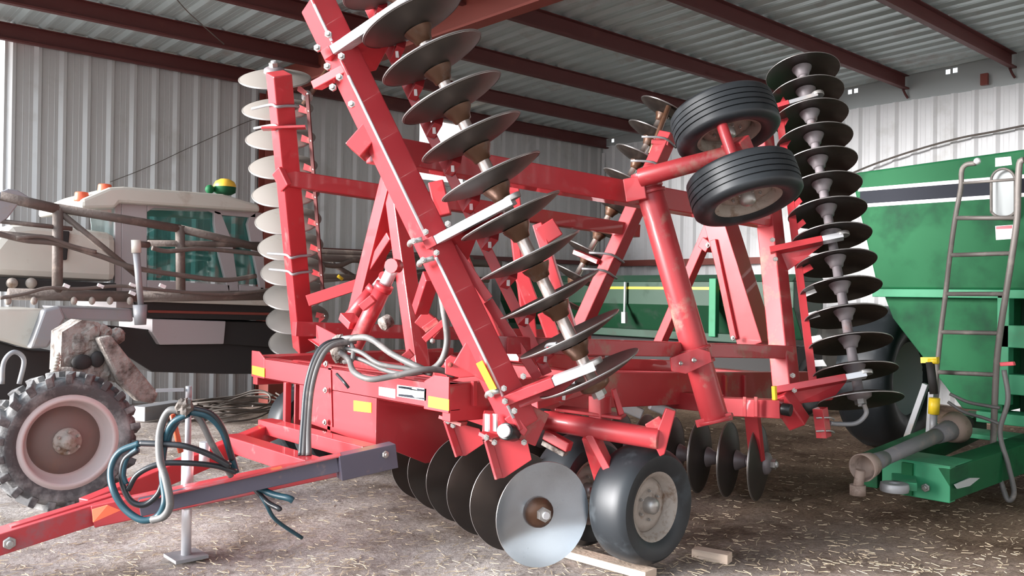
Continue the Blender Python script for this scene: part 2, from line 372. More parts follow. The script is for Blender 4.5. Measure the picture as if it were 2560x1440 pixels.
# scattered straw
mb = MB()
for k in range(3600):
    q = PZ(random.uniform(-60, 2620), 1440 - 440*random.random()**1.3, 0.0)
    if q.x > RW-0.2 or q.y > BW-0.2 or q.length > 18: continue
    L = random.uniform(0.02, 0.075); th = random.uniform(0, math.pi); d = V((math.cos(th), math.sin(th), random.uniform(-0.12, 0.12)))*L/2
    c = V((q.x, q.y, gz(q.x, q.y)-0.004+random.uniform(0.0, 0.008)))
    mb.beam(c-d, c+d, 0.004, 0.0025, STRAW)
tag(mb.build('loose_straw'), 'loose straw strewn over the dirt floor', 'straw', kind='stuff')

# purlins, eave strut, rafters, column, girts
k = 0
for t in (0.14, 1.6, 3.25, 4.9, 6.56, 8.13, 9.7, 11.3, 12.9, 14.5, 16.1):
    y = BW-t; zt = roof_z(y)-0.0; mb = MB(); hh = 0.22; wd = 0.075
    z1 = zt; z0 = zt-hh
    x1 = RW-0.06
    mb.box((1.35, y-0.006, z0), (x1, y+0.006, z1), PURL)
    mb.box((1.35, y-wd, z0), (x1, y-0.006, z0+0.008), PURL); mb.box((1.35, y-wd, z1-0.008), (x1, y-0.006, z1), PURL)
    mb.box((1.35, y-wd, z0+0.008), (x1, y-wd+0.006, z0+0.025), PURL)
    k += 1; tag(mb.build('trim_%d' % k), 'dark red roof purlin', kind='structure')
for xr, nm in ((6.28, 'rafter'), (1.75, 'rafter')):
    mb = MB(); y0, y1 = -6.1, 12.45
    mb.box((xr-0.005, y0, 4.70), (xr+0.005, y1, 5.03), RAFT); mb.box((xr-0.09, y0, 4.67), (xr+0.09, y1, 4.70), RAFT)
    if xr > 5: mb.prism([(xr, 12.5, 4.1), (xr, 11.9, 4.68), (xr, 12.5, 4.68)], (0.02, 0, 0), RAFT)
    k += 1; tag(mb.build('trim_%d' % k), 'red steel roof rafter', kind='structure')
for xr in (6.28,):
    mb = MB(); mb.box((xr-0.15, 12.48, 0), (xr+0.15, 12.50, 4.7), RAFT); mb.box((xr-0.15, 12.70, 0), (xr+0.15, 12.72, 4.7), RAFT)
    mb.box((xr-0.008, 12.5, 0), (xr+0.008, 12.7, 4.7), RAFT)
    k += 1; tag(mb.build('trim_%d' % k), 'red steel column at back wall', kind='structure')
for z in (2.3,):
    mb = MB(); mb.box((A0, BW-0.22, z-0.04), (RW-0.1, BW-0.06, z+0.04), PURL); k += 1
    tag(mb.build('trim_%d' % k), 'dark girt on back wall', kind='structure')
    mb = MB(); mb.box((RW-0.22, -6.1, z-0.06), (RW-0.06, BW-0.1, z+0.06), RAFT); k += 1
    tag(mb.build('trim_%d' % k), 'red girt on white end wall', kind='structure')
mb = MB()
for lo, hi in (((9.13, BW-0.05, 3.6), (10.27, BW+0.02, 3.67)), ((9.13, BW-0.05, 4.77), (10.27, BW+0.02, 4.84)), ((9.13, BW-0.05, 3.67), (9.2, BW+0.02, 4.77)), ((10.2, BW-0.05, 3.67), (10.27, BW+0.02, 4.77))): mb.box(lo, hi, WALL)
k += 1; tag(mb.build('trim_%d' % k), 'metal trim round the high wall opening', kind='structure')
mb = MB(); mb.box((RW-0.10, BW-0.10, 0), (RW-0.045, BW-0.05, 4.7), WALLW); k += 1
tag(mb.build('trim_%d' % k), 'pale corner trim', kind='structure')
# short hanging straps at the purlin ends and a bracket on the gable
mb = MB()
for t in (6.56, 8.13):
    y = BW-t; mb.pipe([V((RW-0.12, y, roof_z(y)-0.22)), V((RW-0.07, y-0.02, roof_z(y)-0.30)), V((RW-0.05, y-0.05, roof_z(y)-0.36))], 0.018, PURL, n=4)
q = PA(2463, 200, RW-0.05); mb.box((RW-0.11, q.y-0.05, q.z-0.08), (RW-0.05, q.y+0.05, q.z+0.09), RAFT)
k += 1; tag(mb.build('trim_%d' % k), 'small red brackets on the gable', kind='structure')

# cables on the walls
pts = [PA(2120, 437, RW-0.25), PA(2200, 405, RW-0.2), PA(2300, 372, RW-0.2), PA(2400, 345, RW-0.2), PA(2480, 330, RW-0.2), PA(2570, 312, RW-0.2)]
tag(MB().pipe(pts, 0.016, WIRE, n=6).build('wall_cable'), 'grey cable sagging across the white end wall', 'cable', 'cables strung along the walls')
pts = [PB(x, y, BW-0.06) for x, y in ((275, 455), (340, 430), (400, 404), (450, 380), (520, 348), (600, 312), (640, 296))]
tag(MB().pipe(pts, 0.005, WIRE, n=4).build('wall_cable'), 'thin dark cable slung across the grey back wall above the sprayer', 'cable', 'cables strung along the walls')
pts = [P(438, -6, 9.6), P(470, 30, 9.9), P(520, 75, 10.2), P(560, 110, 10.6)]
tag(MB().pipe(pts, 0.006, WIRE, n=4).build('hanging_wire'), 'thin black wire hanging from the roof at upper left', 'wire')

# ================================================================== DISC HARROW
HR = thing('disc_harrow', V((4.6, 5.5, 0)), 'large red folding disc harrow with upright wings, parked mid-shed on boards', 'disc harrow')
ZU = V((0, 0, 1)); AX = V((1, 0, 0)); BY = V((0, 1, 0))

def disc_mesh(name, mt, R=0.305, dish=0.062, edge=None):
    mb = MB(); S = (R*R+dish*dish)/(2*dish); prof = []
    for i in range(9):
        r = 0.06+(R-0.06)*i/8; prof.append((r, dish-(S-math.sqrt(S*S-(R-r)**2)) if False else (S-math.sqrt(S*S-r*r))))
    inner = [(r, z) for r, z in prof]
    M = Matrix.Identity(4)
    mb.lathe([(0.001, 0)]+inner, M, mt, 48, closed=False)
    mb.lathe([(r, z-0.007) for r, z in reversed([(0.001, 0)]+inner)], M, mt, 48, closed=False)
    mb.lathe([inner[-1], (R+0.002, inner[-1][1]-0.0035), (R, inner[-1][1]-0.007)], M, edge or EDGE, 48, closed=False)
    mb.lathe([(R*0.98, inner[-1][1]-0.0115+0.0), (R, inner[-1][1]-0.0005)], M, edge or EDGE, 48, closed=False)
    return mesh_only(mb, name)
DM = {'brown': disc_mesh('disc_blade', DISC), 'dusty': disc_mesh('dusty_disc_blade', DISCD), 'bright': disc_mesh('bright_disc_blade', DISCP), 'rear': disc_mesh('rear_disc_blade', DISCR)}

def gang(p0, p1, n, kind, spm, flip=False, first=None, ends=(0.10, 0.10), label=None):
    """axle, spools and nuts as one part; every blade a sub-part. p0,p1: first and last blade centre"""
    ax = (p1-p0).normalized(); L = (p1-p0).length; st = L/(n-1)
    mb = MB(); mb.tube(p0-ax*ends[0], p1+ax*ends[1], 0.022, BARE_GLARE, seg=10)
    sg = -1 if flip else 1
    for i in range(n-1):
        c = p0+ax*(st*i); M = bolt_frame(c, ax)
        mb.lathe([(0.058, 0.006), (0.056, 0.016), (0.038, 0.028), (0.036, st-0.09)], M, TUBE if spm is SPOOL else spm, 18, closed=False)
        mb.lathe([(0.036, st-0.092), (0.050, st-0.085), (0.056, st-0.06), (0.078, st-0.026), (0.084, st-0.008)], M, spm, 18, closed=False)
    for c, d in ((p0, -ax), (p1, ax)):
        M = bolt_frame(c, d); mb.lathe([(0.001, 0.05), (0.05, 0.05), (0.085, 0.03), (0.09, 0.008), (0.09, 0.0)], M, spm, 20, closed=False)
        mb.tube(c+d*0.045, c+d*0.085, 0.042, BOLT, seg=6, smooth=False)
    g = mb.build('disc_gang', HR, label=label)
    for i in range(n):
        M = bolt_frame(p0+ax*(st*i), ax*sg)
        inst('disc_blade', DM[first] if (i == 0 and first) else DM[kind], M, g)
    return g

# ---- main frame: front channel, side rails, cross members
FA = 3.26
mb = MB(); zt, zb = 1.09, 0.925
mb.box((FA, 4.17, zb), (FA+0.012, 6.83, zt), RED)
mb.box((FA, 4.17, zt-0.012), (FA+0.09, 6.83, zt), RED); mb.box((FA, 4.17, zb), (FA+0.09, 6.83, zb+0.012), RED)
mb.prism([(FA-0.004, 4.17, zb-0.01), (FA-0.004, 4.17, zt+0.045), (FA-0.004, 4.32, zt+0.045), (FA-0.004, 4.42, zt), (FA-0.004, 4.42, zb-0.01)], (0.012, 0, 0), RED)
mb.prism([(FA-0.004, 6.83, zb-0.0), (FA-0.004, 6.83, zt+0.05), (FA-0.004, 6.70, zt+0.05), (FA-0.004, 6.60, zt), (FA-0.004, 6.60, zb)], (0.012, 0, 0), RED)
ff = mb.build('front_channel', HR, 0.004)
def decal(name, c0, c1, mt, a, parent, th=0.003, label=None):
    q0, q1 = PA(*c0, a), PA(*c1, a); y0, y1 = sorted((q0.y, q1.y)); z0, z1 = sorted((q0.z, q1.z))
    m = MB(); m.box((a, y0, z0), (a+th, y1, z1), mt); return m
def dec_poly(pxs, a, mt, mb=None, th=0.003):
    mb = mb or MB(); mb.prism([PA(x, y, a) for x, y in pxs], (th, 0, 0), mt); return mb
dec_poly([(630, 914), (661, 921), (661, 943), (630, 935)], FA-0.008, YEL).build('warning_decal', ff, label='yellow warning decal')
dec_poly([(1071, 990), (1122, 999), (1122, 1027), (1070, 1017)], FA-0.008, YEL).build('warning_decal', ff, label='yellow warning decal')
dec_poly([(947, 967), (988, 973), (988, 996), (947, 988)], FA-0.004, WHT).build('white_decal', ff, label='white sticker')
m = dec_poly([(993, 962), (1066, 972), (1065, 1002), (992, 991)], FA-0.004, WHT)
dec_poly([(996, 965), (1030, 969), (1026, 975), (1044, 976), (1040, 971), (1062, 974), (1062, 979), (996, 970)], FA-0.006, BLK, m)
dec_poly([(996, 985), (1030, 988), (1036, 994), (1062, 995), (1062, 999), (996, 990)], FA-0.006, BLK, m)
m.build('maker_plate', ff, label='black and white badge plate')
# centre hitch box under the channel
b1 = 4.96
mb = MB()
mb.prism([(FA+0.0, 4.96, 0.93), (FA, 6.02, 0.93), (FA, 6.02, 0.66), (FA, 4.96, 0.60)], (0.015, 0, 0), RED)
mb.prism([(FA+0.01, 4.96, 0.93), (FA+0.78, 4.96, 0.93), (FA+0.55, 4.96, 0.44), (FA+0.42, 4.96, 0.44), (FA+0.01, 4.96, 0.62)], (0, 0.02, 0), RED)
mb.prism([(FA+0.01, 6.1, 0.93), (FA+0.78, 6.1, 0.93), (FA+0.55, 6.1, 0.44), (FA+0.42, 6.1, 0.44), (FA+0.01, 6.1, 0.62)], (0, 0.02, 0), RED)
mb.box((FA+0.0, 5.55, 0.62), (FA+0.015, 5.60, 1.10), REDW)
for z in (0.70, 0.93, 1.12): mb.bolt(V((FA-0.03, 5.56, z)), -AX, 0.03, 0.02)
mb.box((FA-0.03, 6.18, 0.55), (FA+0.02, 6.22, 0.93), RED)
hb = mb.build('hitch_box', HR, 0.004)
dec_poly([(884, 1001), (928, 1007), (928, 1032), (884, 1027)], FA-0.004, YEL).build('warning_decal', hb, label='yellow warning decal')
# pale sheet leaning beside the post
mb = MB(); mb.prism([PA(x, y, FA-0.012) for x, y in ((778, 917), (826, 925), (830, 1068), (772, 1052), (770, 1000))], (0.008, 0, 0), RED); mb.build('front_plate', HR, 0.002)

mb = MB()   # right side rail (deep plate rail), left one mirrored
for yy, sgn in ((4.17, 1), (6.75, 1)):
    mb.prism([(FA+0.01, yy, 1.09), (4.6, yy, 1.09), (7.55, yy, 0.95), (7.55, yy, 0.70), (4.6, yy, 0.84), (FA+0.01, yy, 0.86)], (0, 0.08, 0), REDW)
mb.build_each('side_rail', HR, 0.006)
mb = MB()
for xa, z in ((4.15, 0.97), (5.2, 0.94), (7.45, 0.84)): mb.beam(V((xa, 4.2, z)), V((xa, 6.8, z)), 0.15, 0.15, REDW)
mb.build_each('cross_member', HR, 0.008)
mb = MB()
for xa, px, py, pw in ((4.17, 1185, 975, 10), (4.17, 1812, 960, 8), (4.17, 1860, 960, 8)):
    q0 = PB(px, py-22, 4.16); q1 = PB(px, py+40, 4.16); mb.beam(q0, q1, 0.03, 0.03, RED)
mb.build_each('rail_lug', HR, 0.003)

# ---- tongue
mb = MB(); hz = V((1.22, 5.5, 0.24)); ra = V((3.05, 4.66, 0.60)); la = V((3.15, 6.12, 0.60)); tm = V((1.75, 5.5, 0.33))
mb.beam(ra, V((1.62, 5.42, 0.315)), 0.09, 0.13, REDT); mb.build('tongue_rail', HR, 0.006)
mb = MB(); mb.beam(la, V((1.62, 5.60, 0.315)), 0.09, 0.13, RED); mb.build('tongue_rail', HR, 0.006)
mb = MB(); mb.beam(V((1.80, 5.5, 0.345)), V((1.12, 5.5, 0.225)), 0.16, 0.12, REDT); mb.beam(V((1.80, 5.5, 0.41)), V((1.2, 5.5, 0.30)), 0.06, 0.015, RED)
mb.bolt(V((1.18, 5.42, 0.235)), -BY, 0.045, 0.03)
mb.beam(V((1.12, 5.5, 0.225)), V((0.85, 5.5, 0.19)), 0.09, 0.04, DKST)
mb.build('hitch_clevis', HR, 0.006)
mb = MB(); mb.beam(V((2.72, 4.82, 0.55)), V((2.72, 6.02, 0.55)), 0.13, 0.11, RED); mb.beam(V((3.05, 4.70, 0.62)), V((3.05, 6.15, 0.62)), 0.12, 0.10, RED)
mb.build('tongue_brace', HR, 0.006)
# dark worn section and pivot at right
mb = MB(); q0 = P(850, 1148, 5.35); q1 = P(985, 1118, 5.5)
mb.beam(P(845, 1168, 5.25), P(985, 1136, 5.42), 0.11, 0.15, DKST); mb.bolt(P(962, 1136, 5.33), -BY, 0.03, 0.02)
mb.beam(P(350, 1268, 4.98), P(845, 1158, 5.26), 0.05, 0.10, DKST); mb.beam(P(350, 1250, 4.97), P(852, 1137, 5.25), 0.09, 0.012, REDT)
mb.build('tongue_wear_plate', HR, 0.004, label='dark worn steel section of the tongue')
mb = MB(); mb.prism([P(230, 1273, 4.96), P(268, 1262, 4.96), P(300, 1275, 4.98), P(232, 1305, 4.96)], (0, -0.01, 0), ORNG); mb.build('reflector', HR, label='orange reflector')
# jack stand
jx, jy = 2.12, 5.30
mb = MB(); mb.tube(V((jx, jy, 0.02)), V((jx, jy, 0.46)), 0.030, BARE_GLARE); mb.tube(V((jx, jy, 0.30)), V((jx, jy, 0.66)), 0.036, BARE_GLARE); mb.tube(V((jx, jy, 0.6)), V((jx, jy, 0.98)), 0.018, GREY)
mb.box((jx-0.10, jy-0.10, 0.0), (jx+0.10, jy+0.10, 0.02), GREY)
mb.beam(V((jx-0.03, jy, 1.03)), V((jx-0.18, jy+0.05, 1.03)), 0.02, 0.02, GREY); mb.tube(V((jx, jy, 0.98)), V((jx, jy, 1.05)), 0.018, GREY)
mb.build('jack_stand', HR, label='grey screw jack under the tongue')
# ---- right front wing
WB0, WB1 = P(1305, 1068, 4.95), P(793, 8, 4.98)
wu = (WB1-WB0).normalized()
_up = V((math.cos(-0.14), math.sin(-0.14), 0))
mb = MB(); mb.beam(WB0, WB1, 0.155, 0.155, RED, up=_up)
rfb = mb.build('gang_beam', HR, 0.010)
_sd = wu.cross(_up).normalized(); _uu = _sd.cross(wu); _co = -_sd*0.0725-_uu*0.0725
mb = MB()  # pale strips along the near corner paint in its specular highlight
for t0, t1 in ((0.03, 0.40), (0.45, 0.82), (0.90, 0.985)): mb.tube(WB0.lerp(WB1, t0)+_co, WB0.lerp(WB1, t1)+_co, 0.0085, BARE_GLARE, seg=8)
mb.build_each('edge_highlight', rfb)
mb = MB(); mb.beam(P(1198, 905, 4.84), P(1234, 975, 4.83), 0.06, 0.004, YEL, up=(1, 0, 0.2)); mb.build('reflector_strip', rfb, label='yellow reflector strip')
# thick pads and pad plates on the beam
mb = MB()
mb.beam(P(893, 340, 5.02), P(930, 372, 5.02), 0.20, 0.16, RED, up=wu)
mb.beam(P(790, 215, 5.0), P(870, 172, 4.92), 0.09, 0.05, RED, up=wu)
mb.beam(P(1150, 880, 5.0), P(1235, 930, 5.0), 0.16, 0.14, RED, up=wu)
mb.build_each('mounting_pad', rfb, 0.006)
G0, G1 = P(1475, 938, 4.86), P(985, -45, 4.86)
_g = (G1-G0).normalized()*-0.045; G0, G1 = G0+_g, G1+_g
gang(G0, G1, 11, 'brown', SPOOL)
def arm(pa, pb, mid, mt1, mt2, wdt, th, upv, gus=None):
    mb = MB(); m = pa.lerp(pb, mid); mb.beam(pa, m, wdt, th, mt1, up=upv); mb.beam(m, pb, wdt*0.9, th*0.9, mt2, up=upv)
    if gus: mb.prism(gus, (0.006, 0.008, 0), mt1)
    mb.tube(pb, pb+upv*0.03, 0.05, BOLT, seg=12)
    return mb.build('gang_arm', HR, 0.003)
arm(P(818, 142, 4.92), P(1022, 4, 4.76), 0.1, RED, BARE_GLARE, 0.11, 0.055, wu, [P(830, 140, 4.93), P(1010, 20, 4.84), P(985, 90, 5.0), P(940, 175, 5.2), P(878, 190, 5.2)])  # upper two arms: bare outer end, carried inward to paint in glare
arm(P(1070, 612, 4.90), P(1283, 500, 4.74), 0.12, RED, BARE_GLARE, 0.11, 0.055, wu, [P(1080, 615, 4.93), P(1275, 510, 4.84), P(1190, 600, 5.05), P(1170, 650, 5.15), P(1120, 660, 5.15)])
arm(P(1262, 1000, 4.86), P(1488, 912, 4.76), 0.55, RED, BARE_GLARE, 0.11, 0.055, wu, [P(1275, 1005, 4.9), P(1470, 925, 4.82), P(1400, 985, 4.85), P(1300, 1020, 4.88)])
mb = MB()   # clamp bolts on the beam
for x, y in ((795, 122), (822, 88), (855, 143), (850, 195), (880, 262), (820, 168), (833, 220)): mb.bolt(P(x, y, 4.83), -f1, 0.026, 0.03)
for x, y in ((1035, 603), (1065, 580), (1120, 560), (1058, 650), (1092, 632)): mb.bolt(P(x, y, 4.82), -f1, 0.022, 0.03)
for x, y in ((1228, 985), (1260, 970), (1308, 940), (1286, 1026), (1262, 1002)): mb.bolt(P(x, y, 4.80), -f1, 0.022, 0.03)
mb.build_each('clamp_bolt', rfb)
mb = MB()   # u-bolts
for (x0, y0), (x1, y1) in (((1028, 608), (1056, 598)), ((1052, 658), (1085, 645)), ((1222, 986), (1248, 978))):
    mb.pipe([P(x0-4, y0+4, 4.9), P(x0, y0-3, 4.84), P(x1, y1, 4.83)], 0.016, BOLT, n=3)
mb.build_each('u_bolt', rfb)
mb = MB()   # scraper bar and scrapers
S0, S1 = P(1368, 935, 5.12), P(900, -30, 5.12)
mb.beam(S0, S1, 0.012, 0.062, RED, up=(0.6, -0.7, 0))
mb.beam(P(1132, 617, 5.0), P(1222, 748, 5.0), 0.012, 0.055, RED, up=(0.6, -0.7, 0)); mb.beam(P(1220, 752, 5.08), P(1345, 945, 5.08), 0.012, 0.06, RED, up=(0.6, -0.7, 0))
sb = mb.build('scraper_bar', HR, 0.003)
ax = (G1-G0).normalized(); st = (G1-G0).length/10
for i in range(11):
    c = G0+ax*(st*i); t = (c-S0).dot((S1-S0).normalized()); q = S0+(S1-S0).normalized()*t
    q2 = q+ax*-0.05; m = MB(); mid = q.lerp(c, 0.35)+ax*0.04; m.pipe([q2, q2.lerp(mid, 0.6), mid, q.lerp(c, 0.6)+ax*0.03], 0.012, GREY, n=4)
    hd = (c-q).normalized(); m.beam(q+hd*0.0-ax*0.02, q+hd*0.13+ax*0.01, 0.06, 0.05, RED, up=(0.6, -0.7, 0)); m.beam(q+hd*0.03-ax*0.035+V((-0.02, -0.03, 0)), q+hd*0.06+V((-0.02, -0.03, 0)), 0.03, 0.02, BARE_GLARE, up=(0.6, -0.7, 0)); m.bolt(q-ax*0.02+V((0.0, -0.03, 0)), V((0.3, -0.9, 0)), 0.016, 0.015)
    m.build('scraper', sb, 0.002)

# ---- left front wing
LB0, LB1 = P(760, 872, 8.25), P(697, 183, 7.0)
mb = MB(); mb.beam(LB0, LB1, 0.16, 0.16, RED, up=(1, 0, 0)); lfb = mb.build('gang_beam', HR, 0.01)
LG0, LG1 = P(748, 840, 8.8), P(686, 181, 7.5)
lg = gang(LG0, LG1, 11, 'dusty', SPOOLG, flip=True)
lu = (LB1-LB0).normalized()
mb = MB()
for y in (255, 300, 612, 655):
    t = (872-y)/(872-183); c = LB0.lerp(LB1, t)
    mb.pipe([c+V((-0.09, 0.35, 0.02)), c+V((-0.095, 0.0, 0)), c+V((-0.09, -0.09, -0.03)), c+V((0.0, -0.095, -0.01)), c+V((0.1, -0.09, 0.0)), c+V((0.13, 0.1, 0.0))], 0.012, GREY, n=4)
mb.build_each('u_bolt', lfb)
mb = MB()
for y in (278, 635, 850):
    t = (872-y)/(872-183); c = LB0.lerp(LB1, t); g = LG0.lerp(LG1, t)
    mb.beam(c+V((0, 0.08, 0)), g+V((0, -0.02, 0)), 0.10, 0.05, RED)
mb.beam(P(655, 322, 7.1), P(765, 318, 7.15), 0.10, 0.02, RED); mb.build_each('gang_arm', HR, 0.003)
mb = MB(); q0, q1 = P(808, 745, 8.4), P(768, 235, 7.4); mb.beam(q0, q1, 0.012, 0.05, PURL, up=(0, 1, 0))
lsb = mb.build('scraper_bar', HR, 0.002)
lax = (LG1-LG0).normalized()
for i in range(11):
    c = LG0.lerp(LG1, i/10); q = q0+(q1-q0)*max(-0.1, min(1, (c-q0).dot(q1-q0)/(q1-q0).length_squared))
    m = MB(); m.prism([q+lax*0.02, q+(c-q).normalized()*0.10+lax*0.035, q+(c-q).normalized()*0.12-lax*0.03, q-lax*0.03], (0.004, 0.005, 0), REDW); m.bolt(q, V((0.4, -0.9, 0)), 0.014, 0.015)
    m.build('scraper', lsb)
mb = MB(); mb.tube(P(758, 262, 7.5), P(822, 170, 7.5), 0.022, SPOOL)   # short rod leaning on the column top
mb.ball(P(768, 240, 7.5), 0.05, GREY, jit=0.1); mb.build('gauge_rod', HR)

# ---- left wing longitudinals and brace
mb = MB(); mb.beam(P(705, 445, 7.35), P(1592, 578, 9.6), 0.12, 0.14, RED); mb.beam(P(694, 425, 7.33), P(716, 470, 7.33), 0.05, 0.16, RED, up=BY)
mb.build('wing_frame_rail', HR, 0.008)
mb = MB(); mb.beam(P(735, 822, 7.85), P(1470, 842, 9.6), 0.12, 0.13, RED); mb.beam(P(770, 752, 7.75), P(930, 700, 7.8), 0.10, 0.10, RED)
mb.prism([P(790, 812, 7.7), P(850, 842, 7.6), P(800, 870, 7.6), P(768, 848, 7.7), P(790, 846, 7.7)], (0.012, 0, 0), RED)
mb.build('wing_frame_rail', HR, 0.008)
# ---- right wing longitudinals
mb = MB(); mb.beam(P(930, 372, 5.12), P(1915, 545, 7.1), 0.15, 0.16, RED, up=ZU)
mb.build('wing_frame_rail', HR, 0.008)
mb = MB(); mb.beam(P(1255, 862, 5.05), P(1970, 880, 6.75), 0.10, 0.10, REDW, up=ZU); mb.build('wing_frame_rail', HR, 0.006)
# ---- rear left wing
RL0, RL1 = P(1448, 830, 9.5), P(1672, 335, 9.5)
mb = MB(); mb.beam(RL0, RL1, 0.16, 0.16, RED, up=(1, 0, 0)); rlb = mb.build('gang_beam', HR, 0.01)
gang(P(1405, 760, 9.9), P(1657, 285, 9.9), 9, 'rear', SPOOL, flip=False)
mb = MB()
for t in (0.28, 0.36, 0.82, 0.94):
    c = RL0.lerp(RL1, t); mb.pipe([c+V((-0.25, 0.1, 0.08)), c+V((-0.10, -0.09, 0.06)), c+V((0.09, -0.10, -0.02))], 0.013, GREY, n=3)
mb.build_each('u_bolt', rlb)
mb = MB(); mb.beam(P(1630, 355, 9.5), P(1672, 360, 9.45), 0.12, 0.05, RED); mb.tube(P(1625, 385, 9.6), P(1672, 265, 9.6), 0.03, SPOOL)
mb.beam(P(1440, 630, 9.7), P(1500, 655, 9.5), 0.12, 0.05, RED); mb.build_each('gang_arm', HR, 0.003)
# ---- rear right wing
RR0, RR1 = P(1973, 1035, 6.6), P(1893, 245, 7.5)
mb = MB(); mb.beam(RR0, RR1, 0.155, 0.155, REDW, up=(1, 0, 0)); rrb = mb.build('gang_beam', HR, 0.01)
mb = MB(); mb.beam(P(1948, 985, 6.5), P(2000, 1060, 6.5), 0.14, 0.13, RED, up=(1, 0, 0)); mb.build_each('mounting_pad', rrb, 0.01)
RG0, RG1 = P(2150, 998, 6.5), P(2006, 180, 7.5)
_g = (RG1-RG0).normalized()*0.045; RG0, RG1 = RG0+_g, RG1+_g
gang(RG0, RG1, 14, 'rear', SPOOLG, flip=True)
ru = (RG1-RG0).normalized()
arm(P(1935, 978, 6.5), P(2165, 936, 6.38), 0.78, RED, BARE_GLARE, 0.09, 0.05, ru, [P(1950, 975, 6.52), P(2120, 950, 6.45), P(2080, 1000, 6.5), P(1990, 1010, 6.52)])
arm(P(1925, 628, 6.95), P(2108, 590, 6.8), 0.72, RED, BARE_GLARE, 0.09, 0.05, ru, [P(1935, 625, 6.97), P(2075, 600, 6.9), P(2000, 655, 6.93), P(1965, 680, 6.97)])
arm(P(1925, 275, 7.3), P(2045, 240, 7.2), 0.4, RED, GREY, 0.09, 0.04, ru)
mb = MB(); mb.beam(P(2035, 975, 6.62), P(1945, 258, 7.45), 0.012, 0.06, RED, up=(0.6, -0.7, 0)); rsb = mb.build('scraper_bar', HR, 0.002)
for i in range(14):
    c = RG0.lerp(RG1, i/13); q = P(2035, 975, 6.62).lerp(P(1945, 258, 7.45), i/13*0.97+0.01)
    m = MB(); d = (c-q).normalized(); m.prism([q+ru*0.02, q+d*0.09+ru*0.03, q+d*0.11-ru*0.02, q-ru*0.03], (0.004, -0.004, 0), WHT if i < 5 else RED); m.build('scraper', rsb)
mb = MB()
for x, y in ((1930, 600), (1937, 648), (1980, 938), (1984, 975)): mb.bolt(P(x, y, 6.45 if y > 800 else 6.82), -f1, 0.024, 0.03)
mb.build_each('clamp_bolt', rrb)
mb = MB(); mb.beam(P(2050, 1020, 6.4), P(2060, 1093, 6.4), 0.08, 0.08, RED, up=(1, 0, 0))
for y in (1045, 1078): mb.pipe([P(2040, y, 6.37), P(2075, y-1, 6.35), P(2085, y+4, 6.4)], 0.008, BOLT, n=2)
mb.pipe([P(2160, 1010, 6.45), P(2165, 1035, 6.45), P(2140, 1058, 6.45), P(2095, 1060, 6.45), P(2075, 1058, 6.42)], 0.018, GREY, n=6)
mb.build('scraper_clamp', HR, 0.003)

# ---- wing rockshaft, wheels
mb = MB(); Q0, Q1 = P(1788, 1048, 5.92), P(1622, 470, 6.0)
mb.tube(Q0, Q1, 0.092, REDW, seg=28); mb.tube(Q1, P(1612, 430, 6.0), 0.10, RED, seg=24)
d = (Q1-Q0).normalized()
for t, r in ((0.0, 0.125), (0.24, 0.11), (0.30, 0.112), (0.98, 0.108)): mb.tube(Q0+(Q1-Q0)*t-d*0.01, Q0+(Q1-Q0)*t+d*0.012, r, REDW, seg=24)
mb.prism([P(1676, 895, 5.8), P(1745, 870, 5.8), P(1775, 880, 5.8), P(1780, 905, 5.8), P(1715, 935, 5.8), P(1680, 928, 5.8)], (0.03, 0.03, 0), RED)
mb.bolt(P(1700, 908, 5.79), -BY, 0.02, 0.015); mb.bolt(P(1732, 900, 5.79), -BY, 0.022, 0.02)
mb.beam(P(1740, 1060, 5.9), P(1830, 1040, 5.85), 0.02, 0.05, RED)
mb.build('rockshaft', HR, 0.003)
mb = MB(); mb.tube(P(1600, 445, 5.9), P(1860, 375, 5.6), 0.065, REDW, r1=0.055, seg=16)
mb.beam(P(1835, 385, 5.55), P(1858, 365, 5.6), 0.16, 0.14, REDW)
mb.beam(P(1568, 480, 6.0), P(1618, 470, 5.95), 0.16, 0.16, RED)
mb.tube(P(1800, 300, 5.5), P(1862, 480, 5.4), 0.035, REDW)
mb.build('wheel_arm', HR, 0.006)
def tire_mb(R, W, Rr, ribs=5):
    prof = [(Rr, -W*0.36), (Rr+0.015, -W*0.40), (Rr+(R-Rr)*0.35, -W*0.49), (Rr+(R-Rr)*0.7, -W*0.50), (R*0.955, -W*0.45), (R*0.985, -W*0.40)]
    n = ribs
    for i in range(n):
        z0 = -W*0.38+W*0.76*i/n; z1 = -W*0.38+W*0.76*(i+1)/n; cz = (z0+z1)/2; rr = R*(1-0.028*(2*cz/W)**2)
        prof += [(rr, z0+0.004), (rr, z1-0.004)]
        if i < n-1: prof += [(rr-0.010, z1-0.003), (rr-0.010, z1+0.003)]
    prof += [(R*0.985, W*0.40), (R*0.955, W*0.45), (Rr+(R-Rr)*0.7, W*0.50), (Rr+(R-Rr)*0.35, W*0.49), (Rr+0.015, W*0.40), (Rr, W*0.36)]
    return prof
